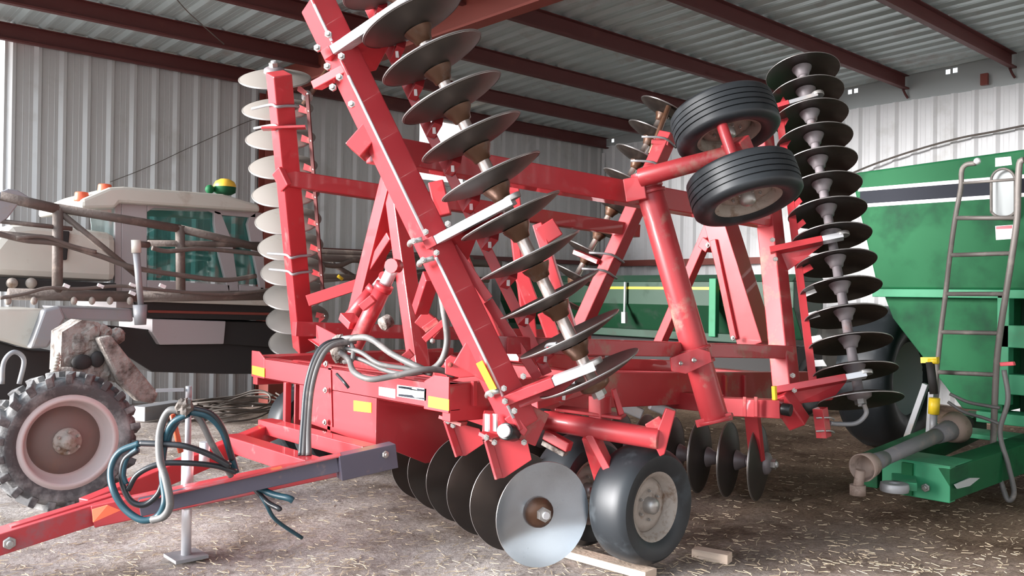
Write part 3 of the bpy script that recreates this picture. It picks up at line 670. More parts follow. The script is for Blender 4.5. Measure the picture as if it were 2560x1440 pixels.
def wheel(c, axis, R=0.345, W=0.25, Rr=0.20, rimm=RIMD, name='transport_tire', hubcol=BOLT, slick=False):
    M = bolt_frame(c, axis); mb = MB()
    pr = tire_mb(R, W, Rr) if not slick else [(Rr, -W*.36), (Rr+.02, -W*.42), (Rr+(R-Rr)*.4, -W*.5), (Rr+(R-Rr)*.72, -W*.5), (R*.93, -W*.44), (R*.975, -W*.34), (R*.995, -W*.18), (R, 0), (R*.995, W*.18), (R*.975, W*.34), (R*.93, W*.44), (Rr+(R-Rr)*.72, W*.5), (Rr+(R-Rr)*.4, W*.5), (Rr+.02, W*.42), (Rr, W*.36)]
    mb.lathe(pr, M, RUB, 56)
    for i in range(len(mb.sm)): mb.sm[i] = True
    t = mb.build(name, HR); t.modifiers.new('es', 'EDGE_SPLIT').split_angle = math.radians(35)
    m = MB(); m.lathe([(Rr+0.012, -W*0.40), (Rr-0.012, -W*0.37), (Rr-0.025, -W*0.1), (Rr-0.03, 0.03), (Rr-0.04, 0.045), (0.11, 0.06), (0.085, 0.045), (0.05, 0.05), (0.001, 0.05)], M, rimm, 40, closed=False)
    m.lathe([(Rr+0.012, W*0.40), (Rr-0.012, W*0.37), (Rr-0.025, W*0.1), (Rr-0.035, 0.04)], M, rimm, 40, closed=False)
    r = m.build('wheel_rim', t); 
    m = MB(); m.lathe([(0.05, 0.045), (0.048, 0.10), (0.03, 0.115), (0.001, 0.118)], M, hubcol, 16, closed=False)
    for i in range(6):
        th = i*math.pi/3; p = M @ V((0.085*math.cos(th), 0.085*math.sin(th), 0.055)); m.bolt(p, M.to_3x3() @ V((0, 0, 1)), 0.012, 0.015)
    m.lathe([(0.04, 0.04), (0.04, -W*0.6), (0.001, -W*0.6)], M, REDW, 12, closed=False)
    m.build('wheel_hub', t); return t
wx = (V((-0.36, 0.0, 0.93))).normalized()
down = -(rc*0.16 + uc*0.86 + f1*0.48).normalized()
down = (rc*0.20 - uc*0.93 - f1*0.31).normalized()
wheel(P(1812, 308, 5.75), down)
wheel(P(1860, 470, 5.45), down)
# ground wheels under the frame
wheel(V((4.10, 3.36, 0.397)), -BY, R=0.35, W=0.28, Rr=0.195, slick=True)
wheel(V((4.10, 3.86, 0.397)), -BY, R=0.35, W=0.28, Rr=0.195, slick=True)
wheel(V((4.10, 6.95, 0.397)), -BY, R=0.35, W=0.28, Rr=0.195, slick=True); wheel(V((4.10, 7.45, 0.397)), -BY, R=0.35, W=0.28, Rr=0.195, slick=True)
mb = MB(); mb.tube(P(1360, 1050, 5.35), P(1650, 1098, 5.0), 0.062, REDW, seg=20)
mb.prism([P(1690, 1028, 4.98), P(1665, 1020, 4.98), P(1632, 1105, 4.98), P(1650, 1142, 4.98), P(1662, 1136, 4.98)], (0.035, 0.03, 0), RED)
mb.beam(P(1630, 1050, 5.02), P(1655, 1090, 5.0), 0.02, 0.10, REDW); mb.tube(P(1375, 1048, 5.35), P(1340, 1042, 5.38), 0.06, CAP, seg=20)
mb.beam(P(1480, 1085, 5.2), P(1545, 1215, 5.1), 0.10, 0.05, RED, w1=0.06); mb.beam(V((4.10, 3.31, 0.397)), V((4.10, 4.0, 0.397)), 0.06, 0.06, REDW)
mb.beam(P(1478, 1090, 5.2), V((4.10, 3.62, 0.39)), 0.10, 0.07, RED)
mb.beam(P(1500, 990, 5.25), P(1500, 1060, 5.25), 0.10, 0.10, REDW, up=AX); mb.prism([P(1530, 975, 5.2), P(1540, 970, 5.2), P(1562, 1035, 5.2), P(1548, 1040, 5.2)], (0.02, 0.03, 0), RED)
mb.beam(P(1560, 1042, 5.22), P(1395, 1020, 5.35), 0.16, 0.02, REDW); mb.beam(P(1330, 1012, 5.2), P(1500, 962, 5.7), 0.09, 0.05, RED)
mb.build('axle_rockshaft', HR, 0.006)
mb = MB(); mb.beam(P(1365, 1085, 5.3), P(1425, 1118, 5.2), 0.06, 0.06, RED); mb.beam(P(1360, 1105, 5.32), P(1415, 1135, 5.25), 0.07, 0.03, MUD); mb.build('depth_stop', HR, 0.006)

# ---- centre front gang (right and left), bearing standards, beam
gd = V((0.26, 0.966, 0)).normalized()
C0 = P(1346, 1270, 5.12); C0.z = 0.365
cg = gang(C0, C0+gd*1.80, 6, 'brown', SPOOL, first='bright', flip=True, label='front gang with polished outer blade')
gl = V((-0.26, 0.966, 0)).normalized()
gang(C0+gd*2.15+V((0.7, 0, 0)), C0+gd*2.15+gl*1.25+V((0.7, 0, 0)), 6, 'brown', SPOOL)
mb = MB(); B0 = P(1300, 1075, 4.96); B0.z = 0.86
B0 = C0 + V((0.0, 0.12, 0.50)); 
mb.beam(B0-gd*0.04, B0+gd*1.95, 0.14, 0.14, RED); cgb = mb.build('gang_beam', HR, 0.006)
mb = MB(); mb.beam(P(1207, 1062, 5.02), P(1285, 1066, 5.02), 0.14, 0.15, RED, up=ZU); mb.tube(P(1285, 1083, 4.90), P(1262, 1078, 4.80), 0.048, CAP, seg=20); mb.tube(P(1262, 1078, 4.80), P(1258, 1077, 4.77), 0.038, BARE_GLARE, seg=16)
mb.prism([P(1285, 1030, 4.86), P(1320, 1075, 4.86), P(1310, 1092, 4.86), P(1260, 1048, 4.86)], (0.02, 0.02, 0), RED); mb.beam(P(1300, 1050, 5.0), P(1345, 1072, 5.05), 0.12, 0.20, REDW)
mb.build('wing_hinge', HR, 0.006)
for pts, Y in ((((1120, 1050), (1200, 1072), (1210, 1110), (1165, 1140), (1150, 1140)), 5.45), (((1222, 1098), (1318, 1098), (1330, 1150), (1262, 1195), (1250, 1196)), 4.98)):
    m = MB(); m.prism([P(x, y, Y) for x, y in pts], gd*0.0+V((0.0, 0.03, 0)), RED)
    m.beam(P(pts[0][0]-3, pts[0][1], Y-0.02), P(pts[-1][0]-3, pts[-1][1], Y-0.02), 0.02, 0.05, RED, up=(1, 0, 0)); m.build('gang_standard', HR, 0.004)
m = MB()
for x, y, Y in ((1118, 1033, 5.4), (1136, 1033, 5.4), (1121, 1052, 5.4), (1133, 1062, 5.4), (1216, 1092, 4.9), (1236, 1104, 4.9), (1310, 1104, 4.9)): m.bolt(P(x, y, Y), -f1, 0.022, 0.035)
m.beam(P(1105, 1040, 5.42), P(1160, 1060, 5.35), 0.08, 0.02, REDW); m.beam(P(1207, 1082, 4.95), P(1240, 1098, 4.9), 0.08, 0.02, REDW)
for x in (1218, 1238): m.beam(P(x, 1035, 4.88), P(x, 1078, 4.88), 0.03, 0.012, BARE_GLARE, up=AX)
m.build_each('clamp_bolt', cgb)
# ---- centre rear gangs
gr = V((-0.29, 0.956, 0)).normalized()
D0 = P(1913, 1160, 7.0); D0.z = 0.31
gang(D0, D0+gr*1.7, 8, 'brown', SPOOLG, flip=False)
gang(D0+gr*2.05, D0+gr*2.05+V((0.29, 0.956, 0)).normalized()*1.7, 8, 'brown', SPOOLG)
mb = MB(); mb.beam(P(1955, 1022, 6.3), P(1800, 1015, 6.55), 0.12, 0.13, RED); mb.tube(P(1955, 1022, 6.28), P(1978, 1026, 6.24), 0.045, CAP, seg=16)
mb.beam(P(1880, 1030, 6.9), P(1893, 1150, 6.95), 0.12, 0.05, RED, up=AX); mb.beam(P(1800, 1010, 6.6), P(1560, 985, 7.3), 0.12, 0.13, REDW)
for x in (1862, 1890): mb.beam(P(x, 992, 6.28), P(x, 1042, 6.28), 0.03, 0.01, REDW, up=AX)
mb.beam(P(1935, 965, 6.3), P(1937, 1000, 6.3), 0.03, 0.03, YEL, up=AX)
mb.build('rear_gang_beam', HR, 0.006)
mb = MB()
for x, y, Y in ((1545, 1010, 6.6), (1625, 1010, 6.8)): mb.beam(P(x, y, Y), P(x+60, y+25, Y), 0.08, 0.08, GREY)
mb.build_each('bearing_block', HR, 0.01)

# ---- fold masts and cylinders
AM = 4.0
mb = MB(); ap = PA(985, 440, AM)
mb.beam(ap, PA(895, 800, AM), 0.14, 0.16, RED, up=AX); mb.beam(ap+V((0, 0.02, 0)), PA(1048, 920, AM), 0.12, 0.13, RED, up=AX)
mb.beam(PA(980, 590, AM-0.02), PA(915, 690, AM-0.02), 0.08, 0.08, RED, up=AX); mb.build('fold_mast', HR, 0.008)
def cyl(p0, p1, r, mt, rodr=0.02, frac=0.6, name='fold_cylinder'):
    mb = MB(); m = p0.lerp(p1, frac); d = (p1-p0).normalized()
    mb.tube(p0, m, r, mt, seg=18); mb.tube(m, p1, rodr, BARE_GLARE, seg=12); mb.tube(m-d*0.03, m+d*0.02, r*1.12, mt, seg=18)
    s_ = d.cross(ZU).normalized(); mb.tube(p0-s_*0.06, p0+s_*0.06, r*0.6, BOLT, seg=12); mb.tube(p1-s_*0.05, p1+s_*0.05, rodr*1.2, mt, seg=12)
    return mb.build(name, HR)
cyl(P(885, 868, 6.5), P(985, 665, 6.4), 0.062, RED, 0.045, 0.75)
cyl(P(868, 800, 6.9), P(960, 690, 6.9), 0.05, RED, 0.03, 0.7)
mb = MB()   # fold linkage pieces around the centre
mb.beam(P(1050, 775, 6.2), P(1078, 690, 6.0), 0.10, 0.10, RED); mb.beam(P(865, 790, 6.6), P(890, 815, 6.5), 0.12, 0.06, RED)
mb.beam(P(905, 770, 6.3), P(935, 745, 6.3), 0.10, 0.06, RED)
mb.tube(P(975, 800, 6.35), P(955, 812, 6.3), 0.05, MUD); mb.beam(P(1050, 790, 6.4), P(1100, 830, 6.4), 0.10, 0.12, REDW)
mb.beam(P(1110, 805, 6.2), P(1060, 850, 6.2), 0.03, 0.05, RED); mb.beam(P(1095, 800, 6.2), P(1060, 825, 6.2), 0.03, 0.05, REDW)
mb.beam(P(1100, 935, 6.0), P(1130, 925, 5.9), 0.10, 0.12, RED); mb.beam(P(1000, 905, 6.1), P(1030, 880, 6.1), 0.05, 0.06, RED)
mb.prism([P(1112, 900, 5.2), P(1125, 888, 5.2), P(1140, 893, 5.2), P(1160, 905, 5.2), P(1195, 905, 5.2), P(1205, 940, 5.2), P(1150, 945, 5.2), P(1112, 935, 5.2)], (0.05, 0.05, 0), RED)
mb.bolt(P(1126, 912, 5.19), -f1, 0.022, 0.01, RAFT); mb.bolt(P(1022, 907, 5.9), -f1, 0.04, 0.03); mb.bolt(P(1082, 852, 6.1), -f1, 0.025, 0.03)
mb.build_each('link_plate', HR, 0.006, touch=False)
mb = MB()   # centre masts seen behind the front blades
mb.beam(P(1275, 430, 6.6), P(1330, 880, 6.6), 0.14, 0.10, RED); mb.beam(P(1345, 560, 6.9), P(1440, 860, 6.8), 0.08, 0.08, RED)
mb.beam(P(1360, 560, 6.9), P(1385, 600, 6.9), 0.12, 0.16, RED); mb.beam(P(1090, 455, 5.6), P(1110, 540, 5.6), 0.12, 0.10, RED)
mb.beam(P(1145, 600, 5.8), P(1260, 880, 5.8), 0.06, 0.05, RED, up=(0.6, -0.7, 0)); mb.beam(P(1300, 680, 6.2), P(1330, 760, 6.2), 0.10, 0.10, RED)
mb.beam(P(1360, 780, 6.3), P(1385, 850, 6.3), 0.12, 0.10, RED); mb.beam(P(1280, 540, 6.4), P(1300, 700, 6.4), 0.08, 0.06, RED)
mb.build_each('centre_mast', HR, 0.008, touch=False)
AR = 6.6
mb = MB(); mb.beam(PA(1798, 545, AR), PA(1893, 865, AR), 0.20, 0.22, RED, up=AX, w1=0.24)
mb.beam(PA(1785, 600, AR-0.12), PA(1838, 848, AR-0.12), 0.06, 0.05, RED, up=AX); mb.bolt(PA(1834, 845, AR-0.2), -AX, 0.03, 0.02)
mb.build('fold_mast', HR, 0.008)
mb = MB(); mb.beam(PA(1780, 560, AR+0.1), PA(1640, 880, AR+0.1), 0.09, 0.10, RED, up=AX); mb.beam(PA(1760, 605, AR), PA(1780, 620, AR), 0.12, 0.10, RED); mb.bolt(PA(1773, 613, AR-0.08), -AX, 0.035, 0.03)
mb.build('fold_brace', HR, 0.008)
mb = MB(); mb.beam(P(1380, 905, 6.4), P(1700, 915, 7.2), 0.10, 0.09, RED); mb.beam(P(1280, 880, 5.6), P(1420, 905, 6.2), 0.12, 0.12, REDW)
mb.beam(P(640, 905, 7.8), P(1130, 885, 8.6), 0.10, 0.12, REDW)
mb.box((FA+0.3, 4.3, 0.95), (FA+0.36, 6.7, 1.06), REDW)
mb.build('frame_tie', HR, 0.006)

# ---- hydraulic hoses
def hose(pts, r, mt, seg=8): m = MB(); m.pipe([P(*q) for q in pts], r, mt, seg=seg, n=8); return m.build('hydraulic_hose', HR)
for dx, dy, mt in ((0, 0, HOSE), (9, 3, HOSE), (-4, -2, HOSEB)):
    hose([(880+dx, 850+dy, 5.9), (820+dx, 862+dy, 5.8), (790+dx, 900+dy, 5.75), (770+dx, 970+dy, 5.7), (762+dx, 1060+dy, 5.6), (758+dx*1.5, 1140, 5.5)], 0.020, mt)
hose([(858, 850, 5.9), (920, 845, 5.8), (980, 885, 5.7), (1040, 915, 5.6), (1075, 925, 5.6), (1105, 900, 5.6), (1118, 850, 5.6), (1110, 780, 5.6), (1098, 710, 5.7), (1085, 660, 5.8)], 0.022, HOSE)
hose([(850, 880, 5.85), (872, 900, 5.8), (885, 930, 5.6), (925, 948, 5.5), (985, 940, 5.5), (1050, 925, 5.5), (1100, 925, 5.55), (1135, 938, 5.6)], 0.020, HOSE)
hose([(850, 868, 5.9), (900, 880, 5.8), (950, 910, 5.7), (1020, 922, 5.65), (1080, 935, 5.6)], 0.016, HOSE)
hose([(860, 890, 5.9), (905, 900, 5.8), (960, 925, 5.7), (1010, 935, 5.6), (1060, 930, 5.6)], 0.016, HOSE)
hose([(870, 850, 5.9), (882, 870, 5.85), (880, 900, 5.8), (860, 905, 5.85)], 0.016, HOSE)
hose([(842, 935, 5.6), (860, 955, 5.5), (872, 970, 5.5)], 0.010, HOSEB)
m = MB(); m.ball(P(848, 872, 5.9), 0.06, MUD, sc=(1, 1, 1.6), jit=0.15); m.tube(P(835, 850, 5.9), P(895, 842, 5.85), 0.02, BOLT); m.build('hose_coupling', HR)
# loops on the tongue
K = 4.85
hose([(452, 1025, K), (420, 1030, K), (400, 1080, K), (400, 1150, K-.05), (415, 1200, K-.1), (425, 1260, K-.12), (410, 1290, K-.1), (380, 1300, K-.08)], 0.022, HOSE)
hose([(470, 1035, K), (430, 1060, K), (412, 1110, K+.02), (405, 1180, K), (412, 1250, K-.1), (395, 1290, K-.08), (355, 1300, K-.08), (310, 1270, K-.06), (282, 1220, K-.05), (278, 1170, K), (300, 1130, K+.02), (350, 1108, K+.02)], 0.019, HOSEC)
hose([(350, 1108, K+.02), (400, 1110, K), (460, 1115, K), (520, 1135, K+.05), (575, 1165, K+.1)], 0.017, HOSEB)
hose([(475, 1030, K+.02), (520, 1040, K+.05), (555, 1075, K+.1), (575, 1130, K+.15), (590, 1180, K+.2)], 0.020, HOSEC)
hose([(470, 1022, K+.02), (500, 1050, K+.05), (530, 1110, K+.1), (560, 1160, K+.15), (578, 1190, K+.2)], 0.018, HOSE)
hose([(480, 1020, K+.02), (530, 1035, K+.05), (562, 1080, K+.1), (580, 1150, K+.15)], 0.014, HOSEB)
hose([(450, 1040, K+.02), (425, 1080, K+.02), (418, 1110, K+.03)], 0.022, HOSEC)
hose([(345, 1125, K), (312, 1150, K), (305, 1200, K), (325, 1250, K), (360, 1262, K), (395, 1235, K), (412, 1190, K)], 0.017, HOSEB)
hose([(345, 1122, K), (318, 1145, K), (308, 1185, K), (315, 1210, K)], 0.016, HOSEC)
hose([(320, 1225, K), (345, 1185, K), (400, 1160, K), (470, 1158, K+.03), (540, 1165, K+.1), (590, 1180, K+.15)], 0.016, HOSEB)
hose([(640, 1215, 5.2), (680, 1235, 5.15), (720, 1245, 5.1), (733, 1252, 5.1)], 0.020, HOSEC)
hose([(635, 1220, 5.2), (668, 1255, 5.15), (695, 1270, 5.1), (700, 1275, 5.1)], 0.016, HOSEB)
hose([(640, 1222, 5.2), (665, 1260, 5.15), (690, 1300, 5.2), (755, 1345, 5.32)], 0.012, HOSEC)
m = MB(); m.ball(P(462, 1018, K), 0.045, WIRE, jit=0.3); m.tube(P(452, 1130, K+.1), P(430, 1035, K+.05), 0.016, ORNG); m.tube(P(510, 1160, 5.2), P(512, 1105, 5.2), 0.03, BARE_GLARE); m.build_each('hose_tie', HR)

# lumber under the wheels
def plank(p0, p1, w_, h_, label, z=0.0):
    m = MB(); m.beam(V((p0.x, p0.y, z+h_/2)), V((p1.x, p1.y, z+h_/2)), w_, h_, WOOD); return tag(m.build('wood_board', None, 0.004), label, 'board', 'boards under the transport tires')
plank(PZ(1420, 1372, 0.04), PZ(1628, 1428, 0.04), 0.12, 0.045, 'pale lumber board on the dirt in front of the near transport tire')
plank(PZ(1735, 1372, 0.05), PZ(1825, 1388, 0.05), 0.09, 0.06, 'short pale lumber offcut on the dirt right of the near transport tire')

# ================================================================== SPRAYER (left)
SB = 8.9
SP = thing('crop_sprayer', V((2.6, 8.6, 0)), 'cream self-propelled crop sprayer with a cab and muddy folded boom, parked at the left wall', 'sprayer')
def side(pxs, b, ext, mt, mb=None): mb = mb or MB(); mb.prism([PB(x, y, b) for x, y in pxs], (0, ext, 0), mt); return mb
side([(-40, 640), (0, 590), (30, 562), (90, 556), (180, 566), (292, 584), (292, 705), (-40, 690)], SB, 1.1, CREAM).build('hood', SP, 0.07)
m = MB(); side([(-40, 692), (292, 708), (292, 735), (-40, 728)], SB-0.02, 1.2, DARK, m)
for x in (30, 78): m.ball(PB(x, 708, SB-0.03), 0.05, RIMD)
m.build('engine_bay', SP, 0.01)
side([(150, 575), (175, 578), (168, 650), (148, 650)], SB-0.03, 0.05, DARK).build('exhaust', SP, 0.01)
# cab shell: posts and sills around real window openings, near and far side
cab = MB()
for b, e in ((SB+0.1, 0.05), (SB+1.35, 0.05)):
    for pl in ([(287, 505), (304, 505), (304, 740), (287, 740)], [(304, 505), (368, 510), (368, 745), (304, 745)], [(368, 508), (640, 530), (640, 545), (545, 537), (520, 527), (385, 520), (368, 530)],
               [(535, 525), (552, 530), (580, 600), (600, 745), (575, 745), (548, 640), (535, 560)], [(640, 530), (655, 532), (665, 745), (655, 745), (618, 560), (625, 540)], [(368, 700), (575, 712), (575, 745), (368, 745)], [(598, 712), (660, 718), (662, 748), (598, 748)]):
        side(pl, b, e, MAUVE, cab)
q0, q1 = PB(290, 745, SB+0.1), PB(660, 748, SB+0.1)
cab.box((q0.x, SB+0.1, q0.z-0.1), (q1.x, SB+1.4, q0.z), MAUVE)
cab.build('cab', SP, 0.008)
m = side([(204, 498), (275, 468), (310, 466), (560, 485), (650, 512), (652, 530), (560, 524), (300, 507), (290, 520), (204, 522)], SB-0.02, 1.55, CREAM); m.build('cab_roof', SP, 0.03)
side([(225, 530), (287, 522), (287, 615), (232, 600)], SB+0.15, 0.015, CLEARG).build('windshield', SP, label='pale clear windshield')
side([(368, 525), (535, 530), (575, 705), (368, 700)], SB+0.16, 0.012, GLASS).build('side_window', SP, label='dark green side window')
side([(548, 536), (622, 542), (655, 712), (598, 710)], SB+0.16, 0.012, GLASS).build('side_window', SP, label='dark green side window')
m = MB(); m.box((q0.x+0.2, SB+0.4, q0.z), (q0.x+0.7, SB+0.95, q0.z+0.12), DARK); m.box((q0.x+0.2, SB+0.4, q0.z+0.12), (q0.x+0.3, SB+0.95, q0.z+0.65), DARK); m.build('operator_seat', SP, 0.03)
for x, y, r in ((204, 492, 0.07), (262, 472, 0.07)):
    c = PB(x, y, SB+0.1); m = MB(); m.tube(c-ZU*0.045, c+ZU*0.045, r, ORNG, r1=r*0.85); m.build('beacon_light', SP, 0.01)
c = PB(562, 470, SB+0.4); m = MB()
m.lathe([(0.001, 0.10), (0.05, 0.098), (0.10, 0.07), (0.12, 0.03), (0.12, 0.01)], bolt_frame(c, ZU), YELP, 24, closed=False)
m.lathe([(0.12, 0.01), (0.115, -0.05), (0.07, -0.075), (0.001, -0.08)], bolt_frame(c, ZU), GREEN, 24, closed=False); m.ball(c+V((-0.17, 0, -0.03)), 0.05, GREEN)
m.tube(c-ZU*0.07, c-ZU*0.07+V((0.16, -0.05, -0.13)), 0.012, BARE_GLARE); m.tube(c-ZU*0.07, c-ZU*0.07+V((-0.14, 0.05, -0.12)), 0.012, GREY); m.build('gps_receiver', SP, label='yellow and green domed receiver')
m = side([(300, 735), (680, 750), (680, 765), (300, 752)], SB-0.05, 1.3, CREAM); side([(340, 752), (700, 765), (700, 802), (360, 795)], SB, 1.2, DARK, m)
side([(370, 775), (700, 782), (700, 789), (370, 782)], SB-0.01, 0.02, RAFT, m); side([(380, 797), (565, 803), (560, 860), (400, 862), (380, 830)], SB, 1.0, MAUVE, m)
side([(560, 803), (700, 806), (700, 870), (560, 860)], SB+0.05, 1.0, DARK, m); m.build('side_panel', SP, 0.01)
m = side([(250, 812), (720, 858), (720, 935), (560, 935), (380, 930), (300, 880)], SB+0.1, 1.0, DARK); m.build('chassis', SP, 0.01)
m = side([(-40, 772), (115, 772), (110, 868), (75, 872), (-40, 838)], SB-0.6, 0.9, CREAM); side([(140, 765), (330, 772), (335, 805), (165, 800)], SB-0.5, 0.5, GREY, m)
side([(110, 775), (152, 765), (165, 795), (120, 870), (75, 872)], SB-0.72, 0.15, GREY, m); m.build('fender', SP, 0.02)
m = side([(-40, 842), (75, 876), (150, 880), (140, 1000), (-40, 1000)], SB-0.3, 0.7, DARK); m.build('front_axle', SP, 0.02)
m = MB(); m.pipe([PB(5, 960, 7.6), PB(10, 905, 7.6), PB(35, 880, 7.6), PB(60, 900, 7.6), PB(48, 960, 7.6)], 0.018, GREY, n=6)
m.build('boom_hook', SP); m = MB(); m.pipe([PB(130+6*math.cos(i*1.2)+i*0.4, 950-i*1.6, 7.3+0.03*math.sin(i*1.2)) for i in range(42)], 0.012, CREAM, n=2); m.build('suspension_spring', SP)
# muddy leg
m = MB()
pts = [PB(x, y, 7.35) for x, y in ((155, 830), (205, 800), (245, 805), (285, 850), (310, 900), (300, 950), (230, 960), (150, 930))]
m.prism(pts, (0, 0.3, 0), MUD)
for i in range(34):
    x = random.uniform(165, 295); y = random.uniform(815, 945); m.ball(PB(x, y, 7.38), random.uniform(0.04, 0.09), MUD, sc=(1, 0.7, 1), jit=0.10, seg=14, rings=10)
m.ball(PB(205, 905, 7.32), 0.06, DARK, sc=(1.3, 0.5, 1)); m.ball(PB(243, 898, 7.32), 0.055, DARK, sc=(1, 0.5, 1.2))
m.build('wheel_leg', SP, 0.02, label='wheel leg caked in mud')
m = side([(245, 845), (280, 838), (312, 880), (398, 985), (385, 1010), (345, 1003), (300, 960)], 7.22, 0.12, MUD); m.build('leg_guard', SP, 0.02)
# front wheel with lugs
WC = PB(163, 1112, 6.95); WC.z = 0.52; WM = bolt_frame(WC, -BY); R = 0.46; W = 0.24
m = MB(); m.lathe([(0.335, -0.09), (0.36, -0.115), (0.42, -0.125), (R, -0.10), (R+0.01, 0), (R, 0.10), (0.42, 0.125), (0.36, 0.115), (0.335, 0.09)], WM, LUG, 56)
for i in range(22):
    th = 2*math.pi*i/22
    for sgn in (-1, 1):
        t2 = th+(0.14 if sgn > 0 else 0)
        def pt(a, r, z): return WM @ V((r*math.cos(a), r*math.sin(a), z))
        pts = [pt(t2, R-0.01, 0.0), pt(t2+0.11, R-0.01, 0.0), pt(t2+0.24, R-0.03, sgn*0.125), pt(t2+0.12, R-0.03, sgn*0.125)]
        top = [pt(t2+0.01, R+0.05, 0.0), pt(t2+0.10, R+0.05, 0.0), pt(t2+0.225, R+0.04, sgn*0.135), pt(t2+0.135, R+0.04, sgn*0.135)]
        side_ = [pt(t2+0.13, 0.405, sgn*0.128), pt(t2+0.21, 0.405, sgn*0.128)]
        m.add(pts+top, [(0, 1, 5, 4), (1, 2, 6, 5), (2, 3, 7, 6), (3, 0, 4, 7), (4, 5, 6, 7)], LUG)
tr = m.build('tractor_tire', SP, 0.006)
m = MB(); m.lathe([(0.345, 0.10), (0.325, 0.112), (0.31, 0.118), (0.298, 0.10), (0.285, -0.02), (0.25, -0.03)], WM, RIML, 48, closed=False); m.lathe([(0.286, -0.02), (0.25, -0.03), (0.235, 0.0), (0.17, 0.02), (0.10, 0.045), (0.001, 0.06)], WM, RIMP, 48, closed=False)
m.lathe([(0.345, -0.09), (0.30, -0.03), (0.30, 0.03)], WM, RIMP, 48, closed=False); m.build('wheel_rim', tr)
m = MB(); m.lathe([(0.10, 0.055), (0.09, 0.075), (0.055, 0.08), (0.05, 0.12), (0.001, 0.12)], WM, RIMD, 20, closed=False)
for i in range(6): p = WM @ V((0.078*math.cos(i*1.047), 0.078*math.sin(i*1.047), 0.075)); m.bolt(p, -BY, 0.016, 0.02, RIMD)
m.build('wheel_hub', tr)
m = MB(); WC2 = V((4.6, 7.75, 0.52)); M2 = bolt_frame(WC2, -BY); m.lathe([(0.335, -0.09), (0.42, -0.125), (R, -0.10), (R+0.03, 0), (R, 0.10), (0.42, 0.125), (0.335, 0.09)], M2, LUG, 40); m.build('tractor_tire', SP)
m = MB(); m.beam(V((WC.x, WC.y+0.05, 0.52)), V((WC.x, WC.y+0.25, 0.52)), 0.12, 0.12, MUD); m.beam(V((WC.x, WC.y+0.22, 0.5)), V((WC.x+0.1, WC.y+0.45, 1.0)), 0.16, 0.16, MUD); m.build('axle_stub', SP, 0.02)
# boom
BB = 8.35
def bt(mb, x0, y0, x1, y1, r, mt=BOOM, b=BB): mb.tube(PB(x0, y0, b), PB(x1, y1, b), r, mt, seg=10)
m = MB()
for a in ((0, 490, 145, 523, .045), (145, 520, 450, 572, .04), (450, 572, 660, 622, .04), (145, 520, 143, 740, .045), (450, 565, 452, 735, .045), (155, 535, 345, 690, .028), (20, 735, 345, 742, .05), (345, 742, 700, 738, .05), (0, 585, 155, 600, .03), (0, 553, 180, 572, .02)):
    bt(m, *a)
for i in range(5): bt(m, 1170/3-20, 608+i, 660, 612, 0.03) if i == 0 else None
bm = m.build('spray_boom', SP)
m = MB()
m.pipe([PB(x, y, BB-0.08) for x, y in ((-20, 580), (60, 600), (150, 610), (250, 640), (330, 668), (450, 688), (560, 700), (640, 690))], 0.024, BOOM)
m.pipe([PB(x, y, BB-0.1) for x, y in ((40, 595), (110, 592), (180, 615), (240, 630))], 0.018, BOOM)
m.pipe([PB(x, y, BB-0.1) for x, y in ((0, 745), (60, 735), (120, 720), (200, 722), (300, 715), (400, 725), (560, 735), (690, 722))], 0.016, BOOM)
m.pipe([PB(x, y, BB-0.1) for x, y in ((380, 620), (420, 628), (500, 622), (600, 630), (690, 640))], 0.022, BOOM); m.build('boom_hose', bm)
m = MB()
for x in (20, 85, 185, 230, 275, 325): m.ball(PB(x, 752, BB-0.08), 0.028, RIMD, sc=(1, 1, 1.3))
for x, y in ((165, 712), (250, 712), (330, 710), (405, 712), (330, 730)): m.beam(PB(x-6, y, BB-0.1), PB(x+8, y+6, BB-0.1), 0.03, 0.03, WHT)
m.build('spray_nozzle', bm)
m = MB(); m.prism([PB(x, y, BB-0.02) for x, y in ((-40, 560), (-40, 495), (20, 472), (45, 475), (85, 500), (45, 512), (20, 545), (0, 560))], (0, 0.08, 0), GREY); m.build('boom_bracket', bm, 0.01)
m = MB(); m.tube(PB(340, 620, 8.1), PB(352, 762, 8.1), 0.032, GREY, r1=0.026); m.tube(PB(350, 762, 8.1), PB(351, 812, 8.1), 0.062, GREY, r1=0.05); m.tube(PB(340, 600, 8.1), PB(341, 632, 8.1), 0.042, CREAM)
m.tube(PB(341, 610, 8.1), PB(370, 612, 8.2), 0.03, BOOM); m.build('boom_rest', bm, label='grey hanging strut with a bulb foot')
m = MB()   # boom continuing behind the harrow
for a in ((690, 640, 1250, 660, .05), (690, 690, 1220, 700, .04), (780, 628, 1180, 648, .035), (760, 705, 1150, 670, .03), (830, 660, 900, 700, .03)): bt(m, *a, b=9.2)
m.pipe([PB(x, y, 9.1) for x, y in ((760, 650), (840, 665), (900, 650), (1000, 690), (1120, 675))], 0.03, BOOM); m.tube(PB(845, 690, 9.0), PB(856, 698, 9.0), 0.02, YEL); m.build('boom_section', bm)
for x0, x1, yy in ((770, 830, 705), (860, 885, 700)):
    pass

